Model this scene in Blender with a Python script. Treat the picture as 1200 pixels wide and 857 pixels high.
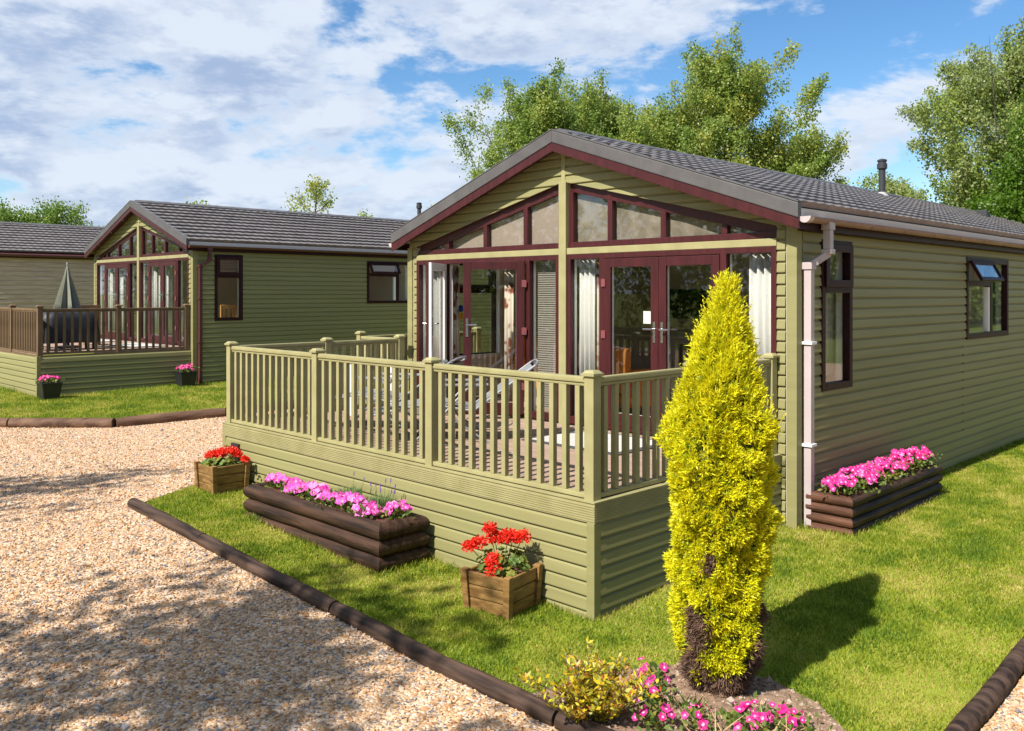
import bpy, bmesh, math, random
import numpy as np
from mathutils import Vector, Matrix, noise as mnoise

for o in list(bpy.data.objects): bpy.data.objects.remove(o)
SC = bpy.context.scene
COL = SC.collection
R = math.radians
rng = np.random.default_rng(7)
random.seed(7)

# ------------------------------------------------------------------ camera
cam = bpy.data.objects.new('camera', bpy.data.cameras.new('camera'))
COL.objects.link(cam)
cam.location = (0, 0, 2.5)
cam.rotation_euler = (R(90), 0, R(-45))
cam.data.sensor_width = 36
cam.data.lens = 1033/1200*36
cam.data.shift_y = -84.5/1200
cam.data.clip_start = 0.05
cam.data.clip_end = 3000
SC.camera = cam

# ------------------------------------------------------------------ sun + sky
SUN_EL, SUN_SIDE = R(46), R(-1.5)
ldir = Vector((math.cos(SUN_SIDE)*math.cos(SUN_EL), -math.sin(SUN_SIDE)*math.cos(SUN_EL), -math.sin(SUN_EL)))
sl = bpy.data.lights.new('sun', 'SUN'); sl.energy = 4.9; sl.angle = R(0.55); sl.color = (1, .945, .86)
sun = bpy.data.objects.new('sun', sl); COL.objects.link(sun)
sun.rotation_euler = ldir.to_track_quat('-Z', 'Y').to_euler()
sun.location = (-20, 2, 25)

W = bpy.data.worlds.new('World'); SC.world = W; W.use_nodes = True
nt = W.node_tree; nt.nodes.clear()
def N(t, **k):
    n = nt.nodes.new(t)
    for a, b in k.items(): setattr(n, a, b)
    return n
L = lambda a, b: nt.links.new(a, b)
def math_(op, a, b=None, c=None, clamp=False):
    n = N('ShaderNodeMath', operation=op); n.use_clamp = clamp
    for i, v in enumerate((a, b, c)):
        if v is None: continue
        if isinstance(v, (int, float)): n.inputs[i].default_value = v
        else: L(v, n.inputs[i])
    return n.outputs[0]
def maprange(v, a, b, c=0, d=1, smooth=True):
    n = N('ShaderNodeMapRange'); n.interpolation_type = 'SMOOTHSTEP' if smooth else 'LINEAR'
    L(v, n.inputs[0])
    for i, q in zip((1, 2, 3, 4), (a, b, c, d)): n.inputs[i].default_value = q
    return n.outputs[0]
sky = N('ShaderNodeTexSky'); sky.sky_type = 'NISHITA'; sky.sun_disc = False
sky.sun_elevation = SUN_EL; sky.sun_rotation = math.atan2(-ldir.x, -ldir.y)
sky.air_density = 1.0; sky.dust_density = 0.0; sky.ozone_density = 3.0
tc = N('ShaderNodeTexCoord'); sp = N('ShaderNodeSeparateXYZ'); L(tc.outputs['Generated'], sp.inputs[0])
def cloud_noise(off, scale, det=12, rough=.60, dist=.10, zs=2.6):
    mp = N('ShaderNodeMapping'); L(tc.outputs['Generated'], mp.inputs[0]); mp.inputs['Scale'].default_value = (1, 1, zs); mp.inputs['Location'].default_value = off
    n = N('ShaderNodeTexNoise'); L(mp.outputs[0], n.inputs['Vector'])
    n.inputs['Scale'].default_value = scale; n.inputs['Detail'].default_value = det
    n.inputs['Roughness'].default_value = rough; n.inputs['Distortion'].default_value = dist
    return n.outputs[0]
CS, CO = 4.2, (5.3, 2.6, 1.15)
n1 = cloud_noise(CO, CS)
n1s = cloud_noise(CO, CS, 6)
n2 = cloud_noise((CO[0]-.01, CO[1], CO[2]+.07), CS, 6)          # the same field a little higher up
n3 = cloud_noise((9.3, 4.1, 2.0), 1.7, 3)
side = math_('SUBTRACT', sp.outputs[1], sp.outputs[0])        # + toward the north side of the sky, - toward the south
cover = maprange(side, -.75, .35, -.070, .062, False)
low = maprange(sp.outputs[2], .0, .12, .035, 0.0)              # the cloud deck closes up towards the horizon
dens = math_('ADD', math_('ADD', math_('ADD', n1, cover), low), math_('MULTIPLY', math_('SUBTRACT', n3, .5), .30))
mask = maprange(dens, .455, .555)
lit = maprange(math_('SUBTRACT', n1s, n2), -.075, .085, 0, 1)
thick = maprange(dens, .49, .62, 0, 1)
shade = math_('SUBTRACT', 1.0, math_('MULTIPLY', thick, math_('SUBTRACT', 1.0, lit)), clamp=True)
ccol = N('ShaderNodeMix', data_type='RGBA'); L(shade, ccol.inputs[0])
ccol.inputs[6].default_value = (3.0, 3.85, 5.5, 1); ccol.inputs[7].default_value = (5.8, 6.35, 7.2, 1)
hs = N('ShaderNodeHueSaturation'); hs.inputs['Saturation'].default_value = 1.22; hs.inputs['Value'].default_value = 1.12; L(sky.outputs[0], hs.inputs['Color'])
mx = N('ShaderNodeMix', data_type='RGBA'); L(math_('MULTIPLY', mask, .95), mx.inputs[0]); L(hs.outputs[0], mx.inputs[6]); L(ccol.outputs[2], mx.inputs[7])
bg = N('ShaderNodeBackground'); L(mx.outputs[2], bg.inputs[0]); bg.inputs[1].default_value = 0.078
wo = N('ShaderNodeOutputWorld'); L(bg.outputs[0], wo.inputs[0])

SC.view_settings.view_transform = 'Standard'; SC.view_settings.look = 'None'
SC.view_settings.exposure = 0.80; SC.view_settings.gamma = 1.0; SC.view_settings.use_curve_mapping = False

# ------------------------------------------------------------------ materials
def mat(name, c1, c2=None, scale=8.0, rough=.6, bump=0.0, bscale=None, stretch=(1, 1, 1), spec=.4, detail=5, mid=(.35, .65), trans=0.0, metal=0.0, coat=0.0):
    m = bpy.data.materials.new(name); m.use_nodes = True
    t = m.node_tree; b = t.nodes['Principled BSDF']; out = t.nodes['Material Output']
    b.inputs['Roughness'].default_value = rough
    b.inputs['Specular IOR Level'].default_value = spec
    b.inputs['Metallic'].default_value = metal
    b.inputs['Coat Weight'].default_value = coat
    b.inputs['Base Color'].default_value = (*c1, 1)
    if c2 or bump:
        co = t.nodes.new('ShaderNodeTexCoord'); mp = t.nodes.new('ShaderNodeMapping'); mp.inputs['Scale'].default_value = stretch
        t.links.new(co.outputs['Object'], mp.inputs[0])
    if c2:
        n = t.nodes.new('ShaderNodeTexNoise'); n.inputs['Scale'].default_value = scale; n.inputs['Detail'].default_value = detail
        t.links.new(mp.outputs[0], n.inputs['Vector'])
        r = t.nodes.new('ShaderNodeValToRGB'); r.color_ramp.elements[0].position = mid[0]; r.color_ramp.elements[1].position = mid[1]
        r.color_ramp.elements[0].color = (*c1, 1); r.color_ramp.elements[1].color = (*c2, 1)
        t.links.new(n.outputs[0], r.inputs[0]); t.links.new(r.outputs[0], b.inputs['Base Color'])
    if bump:
        n = t.nodes.new('ShaderNodeTexNoise'); n.inputs['Scale'].default_value = bscale or scale*4; n.inputs['Detail'].default_value = 6
        t.links.new(mp.outputs[0], n.inputs['Vector'])
        bp = t.nodes.new('ShaderNodeBump'); bp.inputs['Strength'].default_value = bump; bp.inputs['Distance'].default_value = .01
        t.links.new(n.outputs[0], bp.inputs['Height']); t.links.new(bp.outputs[0], b.inputs['Normal'])
    if trans:
        tr = t.nodes.new('ShaderNodeBsdfTranslucent'); mxs = t.nodes.new('ShaderNodeMixShader'); mxs.inputs[0].default_value = trans
        tr.inputs[0].default_value = (*c1, 1)
        if c2: t.links.new(r.outputs[0], tr.inputs[0])
        t.links.new(b.outputs[0], mxs.inputs[1]); t.links.new(tr.outputs[0], mxs.inputs[2]); t.links.new(mxs.outputs[0], out.inputs[0])
    return m

def glass_mat(name, tint=(.965, .97, .962), boost=1.0):
    m = bpy.data.materials.new(name); m.use_nodes = True
    t = m.node_tree; t.nodes.clear()
    out = t.nodes.new('ShaderNodeOutputMaterial'); mx_ = t.nodes.new('ShaderNodeMixShader')
    tr = t.nodes.new('ShaderNodeBsdfTransparent'); tr.inputs[0].default_value = (*tint, 1)
    gl = t.nodes.new('ShaderNodeBsdfGlossy'); gl.inputs['Roughness'].default_value = .012; gl.inputs[0].default_value = (.95, .95, .95, 1)
    fr = t.nodes.new('ShaderNodeFresnel'); ge = t.nodes.new('ShaderNodeNewGeometry'); ir = t.nodes.new('ShaderNodeMapRange')
    ir.inputs[3].default_value = 1.52; ir.inputs[4].default_value = 1/1.52
    t.links.new(ge.outputs['Backfacing'], ir.inputs[0]); t.links.new(ir.outputs[0], fr.inputs[0])
    mu = t.nodes.new('ShaderNodeMath'); mu.operation = 'MULTIPLY_ADD'; mu.inputs[1].default_value = 1.15*boost; mu.inputs[2].default_value = .0; mu.use_clamp = True
    t.links.new(fr.outputs[0], mu.inputs[0]); t.links.new(mu.outputs[0], mx_.inputs[0])
    t.links.new(tr.outputs[0], mx_.inputs[1]); t.links.new(gl.outputs[0], mx_.inputs[2]); t.links.new(mx_.outputs[0], out.inputs[0])
    return m

M = dict(
    sage=mat('sage_cladding', (.205, .192, .079), (.258, .240, .104), 1.0, .55, .05, 25, (.28, .28, 9.0), mid=(.3, .7)),
    sage_wood=mat('sage_painted_timber', (.268, .245, .112), (.315, .288, .138), 5, .55, .06, 40),
    burg=mat('burgundy_woodgrain', (.040, .0068, .0078), (.062, .0105, .012), 6, .42, .04, 30, (3, 3, .4)),
    burgdark=mat('dark_burgundy', (.022, .005, .006), (.032, .007, .009), 6, .5, spec=.2),
    white=mat('white_upvc', (.78, .78, .77), None, rough=.35),
    tile=mat('charcoal_roof_tile', (.135, .119, .112), (.20, .178, .168), 3.0, .40, .25, 160, spec=.5),
    verge=mat('grey_verge', (.078, .073, .073), (.10, .094, .093), 4, .5, .1, 120),
    pipe_pale=mat('bleached_pipe_and_glare', (.40, .335, .335), (.47, .40, .40), 2, .38),  # faded downpipe plastic; on the gutter end cap it paints glare
    gutter_brown=mat('brown_gutter_plastic', (.22, .125, .11), (.28, .165, .145), 3, .5, spec=.25),
    pipe_brown=mat('brown_pipe', (.09, .03, .026), None, rough=.4),
    black=mat('black_plastic', (.018, .018, .02), None, rough=.4),
    flue=mat('dark_flue_metal', (.035, .036, .04), None, rough=.45),
    lead=mat('lead_flashing', (.45, .45, .46), (.3, .3, .31), 6, .5),
    cream=mat('interior_cream', (.66, .61, .52), None, rough=.8),
    floor=mat('interior_carpet', (.30, .22, .16), (.36, .27, .20), 30, .9),
    deck=mat('weathered_deck_board', (.255, .175, .13), (.37, .27, .215), 5, .72, .25, 60, (6, .6, 1)),
    brownwood=mat('brown_stained_rail', (.115, .068, .036), (.165, .10, .056), 8, .65, .1, 40, (1, 1, .3)),
    log=mat('dark_brown_log', (.016, .009, .006), (.070, .036, .022), 14, .6, .9, 45, (1, .10, 1), spec=.22, detail=8),
    logred=mat('red_brown_log', (.050, .022, .013), (.14, .062, .035), 14, .6, .9, 45, (.10, 1, 1), spec=.22, detail=8),
    edgelog=mat('weathered_edging_log', (.016, .010, .008), (.095, .058, .040), 16, .7, 1.0, 50, (1, .09, 1), spec=.2, detail=8),
    edgelog_pale=mat('dry_edging_log', (.07, .036, .022), (.17, .098, .062), 9, .7, .8, 34, (.15, .8, 1), spec=.2),
    planter=mat('stained_planter_board', (.13, .066, .018), (.27, .155, .052), 7, .55, .3, 30, (1, 1, 4)),
    soil=mat('dry_soil', (.15, .092, .058), (.30, .20, .135), 22, .95, .9, 45),
    barksoil=mat('bark_mulch', (.06, .026, .015), (.15, .07, .042), 40, .9, .8, 70),
    timber3=mat('silvered_timber', (.48, .33, .25), (.62, .46, .37), 4, .8, .2, 30, (.4, 1, 4)),
    petal=mat('petunia_petal', (.80, .045, .42), (.72, .14, .52), 14, .55, trans=.3),
    petalpale=mat('pale_petal', (.84, .30, .62), (.80, .16, .48), 14, .55, trans=.3),
    petalfade=mat('faded_petal', (.46, .05, .25), (.60, .10, .34), 14, .6, trans=.25),
    petal2=mat('bright_pink_petal', (.76, .014, .22), (.70, .045, .32), 14, .55, trans=.3),
    throat=mat('petunia_throat', (.78, .32, .45), None, rough=.6),
    red=mat('geranium_petal', (.72, .018, .010), (.82, .05, .02), 20, .5, trans=.25),
    leaf=mat('bedding_leaf', (.085, .15, .025), (.15, .21, .04), 15, .55, trans=.3),
    leafy=mat('yellowing_leaf', (.26, .22, .03), (.16, .2, .03), 15, .55, trans=.3),
    stem=mat('green_stem', (.11, .16, .04), None, rough=.6),
    lav=mat('lavender_leaf', (.13, .2, .07), (.2, .26, .1), 15, .7, trans=.25),
    lavf=mat('lavender_flower', (.16, .08, .34), None, rough=.7),
    chrome=mat('brushed_metal', (.62, .62, .63), None, rough=.25, metal=1),
    alu=mat('grey_aluminium', (.25, .255, .27), None, rough=.5, metal=.3),
    mesh=mat('grey_mesh_fabric', (.16, .165, .17), (.21, .215, .22), 60, .75),
    mat_=mat('pale_mat', (.40, .385, .36), (.50, .485, .455), 30, .9, .2, 80),
    matedge=mat('dark_mat_edge', (.055, .055, .06), None, rough=.85),
    orange=mat('orange_upholstery', (.72, .22, .012), (.80, .28, .02), 10, .75),
    screen=mat('dark_screen', (.006, .006, .007), None, rough=.12),
    pine=mat('pine_wood', (.5, .24, .06), (.6, .31, .09), 5, .5, 0, None, (1, 1, .3)),
    curtain=mat('white_curtain', (.74, .73, .70), None, rough=.85, trans=.35),
    blind=mat('beige_blind', (.27, .215, .175), (.31, .25, .205), 1.5, .8),
    blind_reflect=mat('tree_reflection_blind', (.15, .125, .09), (.25, .21, .165), 5, .8),  # the mottle paints tree reflections of the panes into the blind
    canvas=mat('grey_green_canvas', (.16, .165, .12), (.20, .20, .15), 6, .8),
    coverblk=mat('black_cover', (.014, .014, .016), (.022, .022, .025), 8, .5, .2, 12),
    blue=mat('sign_blue', (.02, .10, .45), None, rough=.4),
    yellow=mat('sign_yellow', (.75, .48, .02), None, rough=.4),
    bark=mat('tree_bark', (.11, .085, .06), (.19, .16, .12), 6, .85, .4, 20, (1, 1, .3)),
    gold=mat('golden_foliage', (.69, .62, .010), (.59, .56, .012), 9, .5, trans=.32),
    goldlight=mat('golden_tips', (.78, .75, .016), (.70, .69, .012), 9, .5, trans=.32),
    goldgreen=mat('lime_foliage', (.26, .34, .014), (.36, .42, .014), 9, .55, trans=.3),
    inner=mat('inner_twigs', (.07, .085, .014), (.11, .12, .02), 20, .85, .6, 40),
    dead=mat('dead_foliage', (.13, .07, .045), (.21, .125, .085), 16, .9, trans=.1),
    deadcore=mat('dead_twigs', (.075, .042, .028), (.11, .065, .045), 20, .9, .6, 40),
    straw=mat('dry_stalks', (.46, .34, .17), (.36, .27, .13), 10, .8, trans=.15),
)
M['brownwood2'] = mat('oiled_hardwood', (.20, .10, .045), (.27, .145, .07), 6, .6)
M['patterned'] = mat('patterned_curtain', (.62, .55, .45), (.22, .06, .03), 7, .85, detail=2, mid=(.50, .60), trans=.25)
GL = glass_mat('window_glass'); GLT = glass_mat('table_glass', (.75, .82, .82), 1.3)
LEAF = dict(
    g1=mat('poplar_leaf', (.16, .255, .04), (.21, .30, .055), 3, .42, trans=.5),
    g2=mat('poplar_leaf_pale', (.29, .37, .075), (.35, .42, .095), 3, .42, trans=.5),
    g3=mat('poplar_leaf_yellow', (.42, .42, .06), (.48, .45, .08), 3, .42, trans=.5),
    d1=mat('deep_green_leaf', (.08, .17, .012), (.12, .22, .018), 3, .45, trans=.5),
    s1=mat('grey_green_leaf', (.27, .33, .12), (.34, .39, .16), 3, .4, trans=.5),
)

# ------------------------------------------------------------------ mesh helpers
class MB:
    def __init__(s): s.v = []; s.f = []
    def add(s, vs, fs):
        b = len(s.v); s.v += [tuple(p) for p in vs]; s.f += [tuple(i+b for i in f) for f in fs]
    def box(s, x0, x1, y0, y1, z0, z1):
        x0, x1 = sorted((x0, x1)); y0, y1 = sorted((y0, y1)); z0, z1 = sorted((z0, z1))
        s.add([(x0,y0,z0),(x1,y0,z0),(x1,y1,z0),(x0,y1,z0),(x0,y0,z1),(x1,y0,z1),(x1,y1,z1),(x0,y1,z1)],
              [(0,3,2,1),(4,5,6,7),(0,1,5,4),(1,2,6,5),(2,3,7,6),(3,0,4,7)])
    def tube(s, pts, r, n=10, cap=True):
        pts = [Vector(p) for p in pts]; rs = r if isinstance(r, (list, tuple)) else [r]*len(pts)
        vs = []; fs = []
        t0 = (pts[1]-pts[0]).normalized()
        ref = Vector((0, 0, 1)) if abs(t0.z) < .9 else Vector((1, 0, 0))
        for i, p in enumerate(pts):
            t = ((pts[min(i+1, len(pts)-1)]-pts[max(i-1, 0)])).normalized()
            a = t.cross(ref).normalized(); b = t.cross(a)
            for k in range(n):
                w = 2*math.pi*(k+.5)/n
                vs.append(p+(a*math.cos(w)+b*math.sin(w))*rs[i])
        for i in range(len(pts)-1):
            for k in range(n):
                fs.append((i*n+k, i*n+(k+1) % n, (i+1)*n+(k+1) % n, (i+1)*n+k))
        if cap:
            fs.append(tuple(range(n))); fs.append(tuple(reversed(range((len(pts)-1)*n, len(pts)*n))))
        s.add(vs, fs)
    def lathe(s, prof, n=20, c=(0, 0)):
        vs = []; fs = []
        for r, z in prof:
            for k in range(n):
                w = 2*math.pi*k/n; vs.append((c[0]+r*math.cos(w), c[1]+r*math.sin(w), z))
        for i in range(len(prof)-1):
            for k in range(n): fs.append((i*n+k, i*n+(k+1) % n, (i+1)*n+(k+1) % n, (i+1)*n+k))
        fs.append(tuple(reversed(range(n)))); fs.append(tuple(range((len(prof)-1)*n, len(prof)*n)))
        s.add(vs, fs)
    def prism(s, poly, fn, d0, d1):            # poly of (a, z); fn(a, d, z) -> xyz
        n = len(poly)
        s.add([fn(a, d0, z) for a, z in poly]+[fn(a, d1, z) for a, z in poly],
              [tuple(range(n)), tuple(reversed(range(n, 2*n)))]+[(i, i+n, (i+1) % n+n, (i+1) % n) for i in range(n)])
    def build(s, name, m, parent=None, smooth=False, bevel=0.0, loc=None, fixn=True):
        me = bpy.data.meshes.new(name); me.from_pydata(s.v, [], s.f)
        bm = bmesh.new(); bm.from_mesh(me)
        if fixn: bmesh.ops.recalc_face_normals(bm, faces=bm.faces)
        if bevel: bmesh.ops.bevel(bm, geom=list(bm.edges), offset=bevel, segments=2, profile=.7, affect='EDGES', clamp_overlap=True)
        bm.to_mesh(me); bm.free()
        return link(name, me, m, parent, smooth, loc)

def link(name, me, m, parent=None, smooth=False, loc=None):
    if not isinstance(m, (list, tuple)): m = [m]
    for q in m: me.materials.append(q)
    if smooth:
        for p in me.polygons: p.use_smooth = True
        if hasattr(me, 'set_sharp_from_angle'): me.set_sharp_from_angle(angle=R(42))
    o = bpy.data.objects.new(name, me); COL.objects.link(o)
    if parent: o.parent = parent
    if loc is not None: o.location = loc
    return o
def tag(o, label=None, cat=None, group=None, kind=None):
    if label: o['label'] = label
    if cat: o['category'] = cat
    if group: o['group'] = group
    if kind: o['kind'] = kind
    return o
def empty(name, loc, label, cat, group=None, rz=0):
    o = bpy.data.objects.new(name, None); COL.objects.link(o); o.location = loc; o.rotation_euler = (0, 0, rz)
    o.empty_display_size = .2
    return tag(o, label, cat, group)
def share(o, parent, loc=None, rot=None):
    c = o.copy(); COL.objects.link(c); c.parent = parent
    if loc is not None: c.location = loc
    if rot is not None: c.rotation_euler = rot
    return c
def copy_thing(o, loc, rz, label, group=None):
    c = o.copy(); COL.objects.link(c); c.location = loc; c.rotation_euler = (0, 0, rz); c['label'] = label
    if group: c['group'] = group
    for ch in o.children:
        d = share(ch, c)
        for g in ch.children: share(g, d)
    return c
def faces_mesh(name, V, m, parent=None, midx=None, loc=None):      # V: (N, k, 3) separate polygons
    n, k = V.shape[:2]
    me = bpy.data.meshes.new(name)
    me.vertices.add(n*k); me.loops.add(n*k); me.polygons.add(n)
    me.vertices.foreach_set('co', V.reshape(-1).astype(np.float32))
    me.loops.foreach_set('vertex_index', np.arange(n*k, dtype=np.int32))
    me.polygons.foreach_set('loop_start', np.arange(0, n*k, k, dtype=np.int32))
    o = link(name, me, m, parent, loc=loc)
    if midx is not None: me.polygons.foreach_set('material_index', midx.astype(np.int32))
    me.update(calc_edges=True); me.validate()
    return o
def unit(a): return a/np.maximum(np.linalg.norm(a, axis=-1, keepdims=True), 1e-9)
def leaf_quads(C, D, ln, wd, r=rng, fold=None):                     # diamonds: base C, along D, length ln, width wd
    n = len(C); D = unit(D)
    side_ = unit(np.cross(D, r.normal(size=(n, 3))))
    ln = np.broadcast_to(np.asarray(ln, float), (n,))[:, None]; wd = np.broadcast_to(np.asarray(wd, float), (n,))[:, None]
    V = np.empty((n, 4, 3)); V[:, 0] = C; V[:, 2] = C+D*ln
    V[:, 1] = C+D*ln*.5+side_*wd*.5; V[:, 3] = C+D*ln*.5-side_*wd*.5
    return V

# ------------------------------------------------------------------ ground
def sstep(a, b, x):
    t = min(max((x-a)/(b-a), 0), 1); return t*t*(3-2*t)
def g(x, y):
    z = .042*min(max(y-4.4, 0), 5.2) + .0135*min(max(y-9.6, 0), 10) + .012*min(max(y-19.6, 0), 14)
    z += .19*sstep(5.0, 8.0, x)*(1-sstep(5, 12, y)) + .06*sstep(5.0, 9.0, x)*sstep(5, 12, y)
    return z
gv = np.vectorize(g)

def sheet(name, poly, m, dz, step=.5, lump=0.0, dz_edge=None):
    bm = bmesh.new(); bm.faces.new([bm.verts.new((x, y, 0)) for x, y in poly])
    xs = [p[0] for p in poly]; ys = [p[1] for p in poly]
    for lo, hi, ax in ((min(xs), max(xs), 0), (min(ys), max(ys), 1)):
        k = math.ceil(lo/step)*step
        while k < hi:
            co = [0, 0, 0]; co[ax] = k; no = [0, 0, 0]; no[ax] = 1
            bmesh.ops.bisect_plane(bm, geom=bm.verts[:]+bm.edges[:]+bm.faces[:], plane_co=co, plane_no=no); k += step
    for v in bm.verts:
        v.co.z = g(v.co.x, v.co.y)+dz+(lump*mnoise.noise((v.co.x*5, v.co.y*5, 3)) if lump else 0)
    me = bpy.data.meshes.new(name); bm.to_mesh(me); bm.free()
    o = link(name, me, m, smooth=True); o['kind'] = 'structure'
    return o

def ground_mat(name, cols, scale, rough=.95, bump=.5, bs=60):
    m = bpy.data.materials.new(name); m.use_nodes = True; t = m.node_tree; b = t.nodes['Principled BSDF']
    b.inputs['Roughness'].default_value = rough; b.inputs['Specular IOR Level'].default_value = .15
    co = t.nodes.new('ShaderNodeTexCoord')
    n1_ = t.nodes.new('ShaderNodeTexNoise'); n1_.inputs['Scale'].default_value = scale; n1_.inputs['Detail'].default_value = 8; n1_.inputs['Roughness'].default_value = .65
    t.links.new(co.outputs['Object'], n1_.inputs['Vector'])
    r = t.nodes.new('ShaderNodeValToRGB'); e = r.color_ramp.elements
    while len(e) < len(cols): e.new(.5)
    for i, c in enumerate(cols): e[i].position = .3+.4*i/(len(cols)-1); e[i].color = (*c, 1)
    t.links.new(n1_.outputs[0], r.inputs[0]); t.links.new(r.outputs[0], b.inputs['Base Color'])
    n2_ = t.nodes.new('ShaderNodeTexNoise'); n2_.inputs['Scale'].default_value = bs; n2_.inputs['Detail'].default_value = 5
    t.links.new(co.outputs['Object'], n2_.inputs['Vector'])
    bp = t.nodes.new('ShaderNodeBump'); bp.inputs['Strength'].default_value = bump; bp.inputs['Distance'].default_value = .03
    t.links.new(n2_.outputs[0], bp.inputs['Height']); t.links.new(bp.outputs[0], b.inputs['Normal'])
    return m
def gravel_mat():
    m = bpy.data.materials.new('gravel'); m.use_nodes = True; t = m.node_tree; b = t.nodes['Principled BSDF']
    b.inputs['Roughness'].default_value = .8; b.inputs['Specular IOR Level'].default_value = .25
    co = t.nodes.new('ShaderNodeTexCoord')
    v = t.nodes.new('ShaderNodeTexVoronoi'); v.inputs['Scale'].default_value = 52; v.inputs['Randomness'].default_value = 1
    t.links.new(co.outputs['Object'], v.inputs['Vector'])
    s = t.nodes.new('ShaderNodeSeparateColor'); t.links.new(v.outputs['Color'], s.inputs[0])
    r = t.nodes.new('ShaderNodeValToRGB'); e = r.color_ramp.elements; r.color_ramp.interpolation = 'CONSTANT'
    cols = [(.19, .16, .15), (.46, .275, .135), (.55, .36, .20), (.60, .43, .275), (.40, .215, .105), (.66, .525, .40), (.32, .27, .24)]
    while len(e) < len(cols): e.new(.5)
    for i, c in enumerate(cols): e[i].position = (0, .13, .33, .52, .70, .80, .93)[i]; e[i].color = (*c, 1)
    t.links.new(s.outputs[0], r.inputs[0]); t.links.new(r.outputs[0], b.inputs['Base Color'])
    bp = t.nodes.new('ShaderNodeBump'); bp.inputs['Strength'].default_value = .9; bp.inputs['Distance'].default_value = .012; bp.invert = True
    t.links.new(v.outputs['Distance'], bp.inputs['Height']); t.links.new(bp.outputs[0], b.inputs['Normal'])
    return m
MG = gravel_mat()
ML = ground_mat('lawn_turf', [(.12, .17, .018), (.20, .25, .022), (.30, .29, .05)], 1.6)
MF = ground_mat('far_field', [(.09, .12, .02), (.14, .17, .03)], .2)

def big_ground():
    ls = [-1500, -400, -120, -50, -24]+list(np.arange(-14, 41, 1.0))+[55, 80, 140, 400, 1500]
    n = len(ls)
    vs = [(x, y, g(x, y)-.02) for x in ls for y in ls]
    fs = [(i*n+j, (i+1)*n+j, (i+1)*n+j+1, i*n+j+1) for i in range(n-1) for j in range(n-1)]
    b = MB(); b.v = vs; b.f = fs
    tag(b.build('ground', MF), kind='structure')
big_ground()
GRAVEL = [(-12, -10), (28, -10), (28, 1.66), (12, 1.66), (3.8, 1.66), (3.8, 9.55), (4.62, 10.0), (5.2, 10.2), (14, 11.3), (28, 11.3), (28, 14.55), (12, 14.55), (7.5, 14.65), (5.6, 14.95), (4.35, 16.15), (3.0, 17.6), (-1, 24), (-12, 24)]
LAWN_A = [(3.84, 9.5), (4.62, 9.97), (5.25, 10.15), (30, 10.15), (30, 1.78), (3.84, 1.78)]
LAWN_B = [(3.02, 17.62), (4.37, 16.18), (5.62, 14.98), (7.5, 14.68), (12, 14.58), (30, 14.58), (30, 45), (-1, 45), (-1, 24)]
sheet('gravel_drive', GRAVEL, MG, .004)
sheet('lawn', LAWN_A, ML, .012)
sheet('rear_lawn', LAWN_B, ML, .012)
BED = [(3.86, 3.75), (4.15, 3.72), (4.5, 3.62), (4.9, 3.40), (5.08, 3.12), (5.15, 2.80), (5.05, 2.45), (4.85, 2.2), (4.55, 2.0), (4.2, 1.84), (3.86, 1.8)]
bedo = sheet('soil_bed', BED, M['soil'], .034, .08, .014)

def in_poly(P, poly):
    x, y = P[:, 0], P[:, 1]; ins = np.zeros(len(P), bool); n = len(poly)
    for i in range(n):
        x1, y1 = poly[i]; x2, y2 = poly[(i+1) % n]
        c = (y1 > y) != (y2 > y)
        with np.errstate(divide='ignore', invalid='ignore'):
            ins ^= c & (x < (x2-x1)*(y-y1)/(y2-y1)+x1)
    return ins
def in_rects(P, rects):
    m = np.zeros(len(P), bool)
    for a, b, c, d in rects: m |= (P[:, 0] > a) & (P[:, 0] < b) & (P[:, 1] > c) & (P[:, 1] < d)
    return m
def in_view(P, pad=.06):
    z = (P[:, 0]+P[:, 1])/math.sqrt(2); r = (P[:, 0]-P[:, 1])/math.sqrt(2)
    return (z > 3.5) & (np.abs(r) < z*(.581+pad)+.4)
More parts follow.
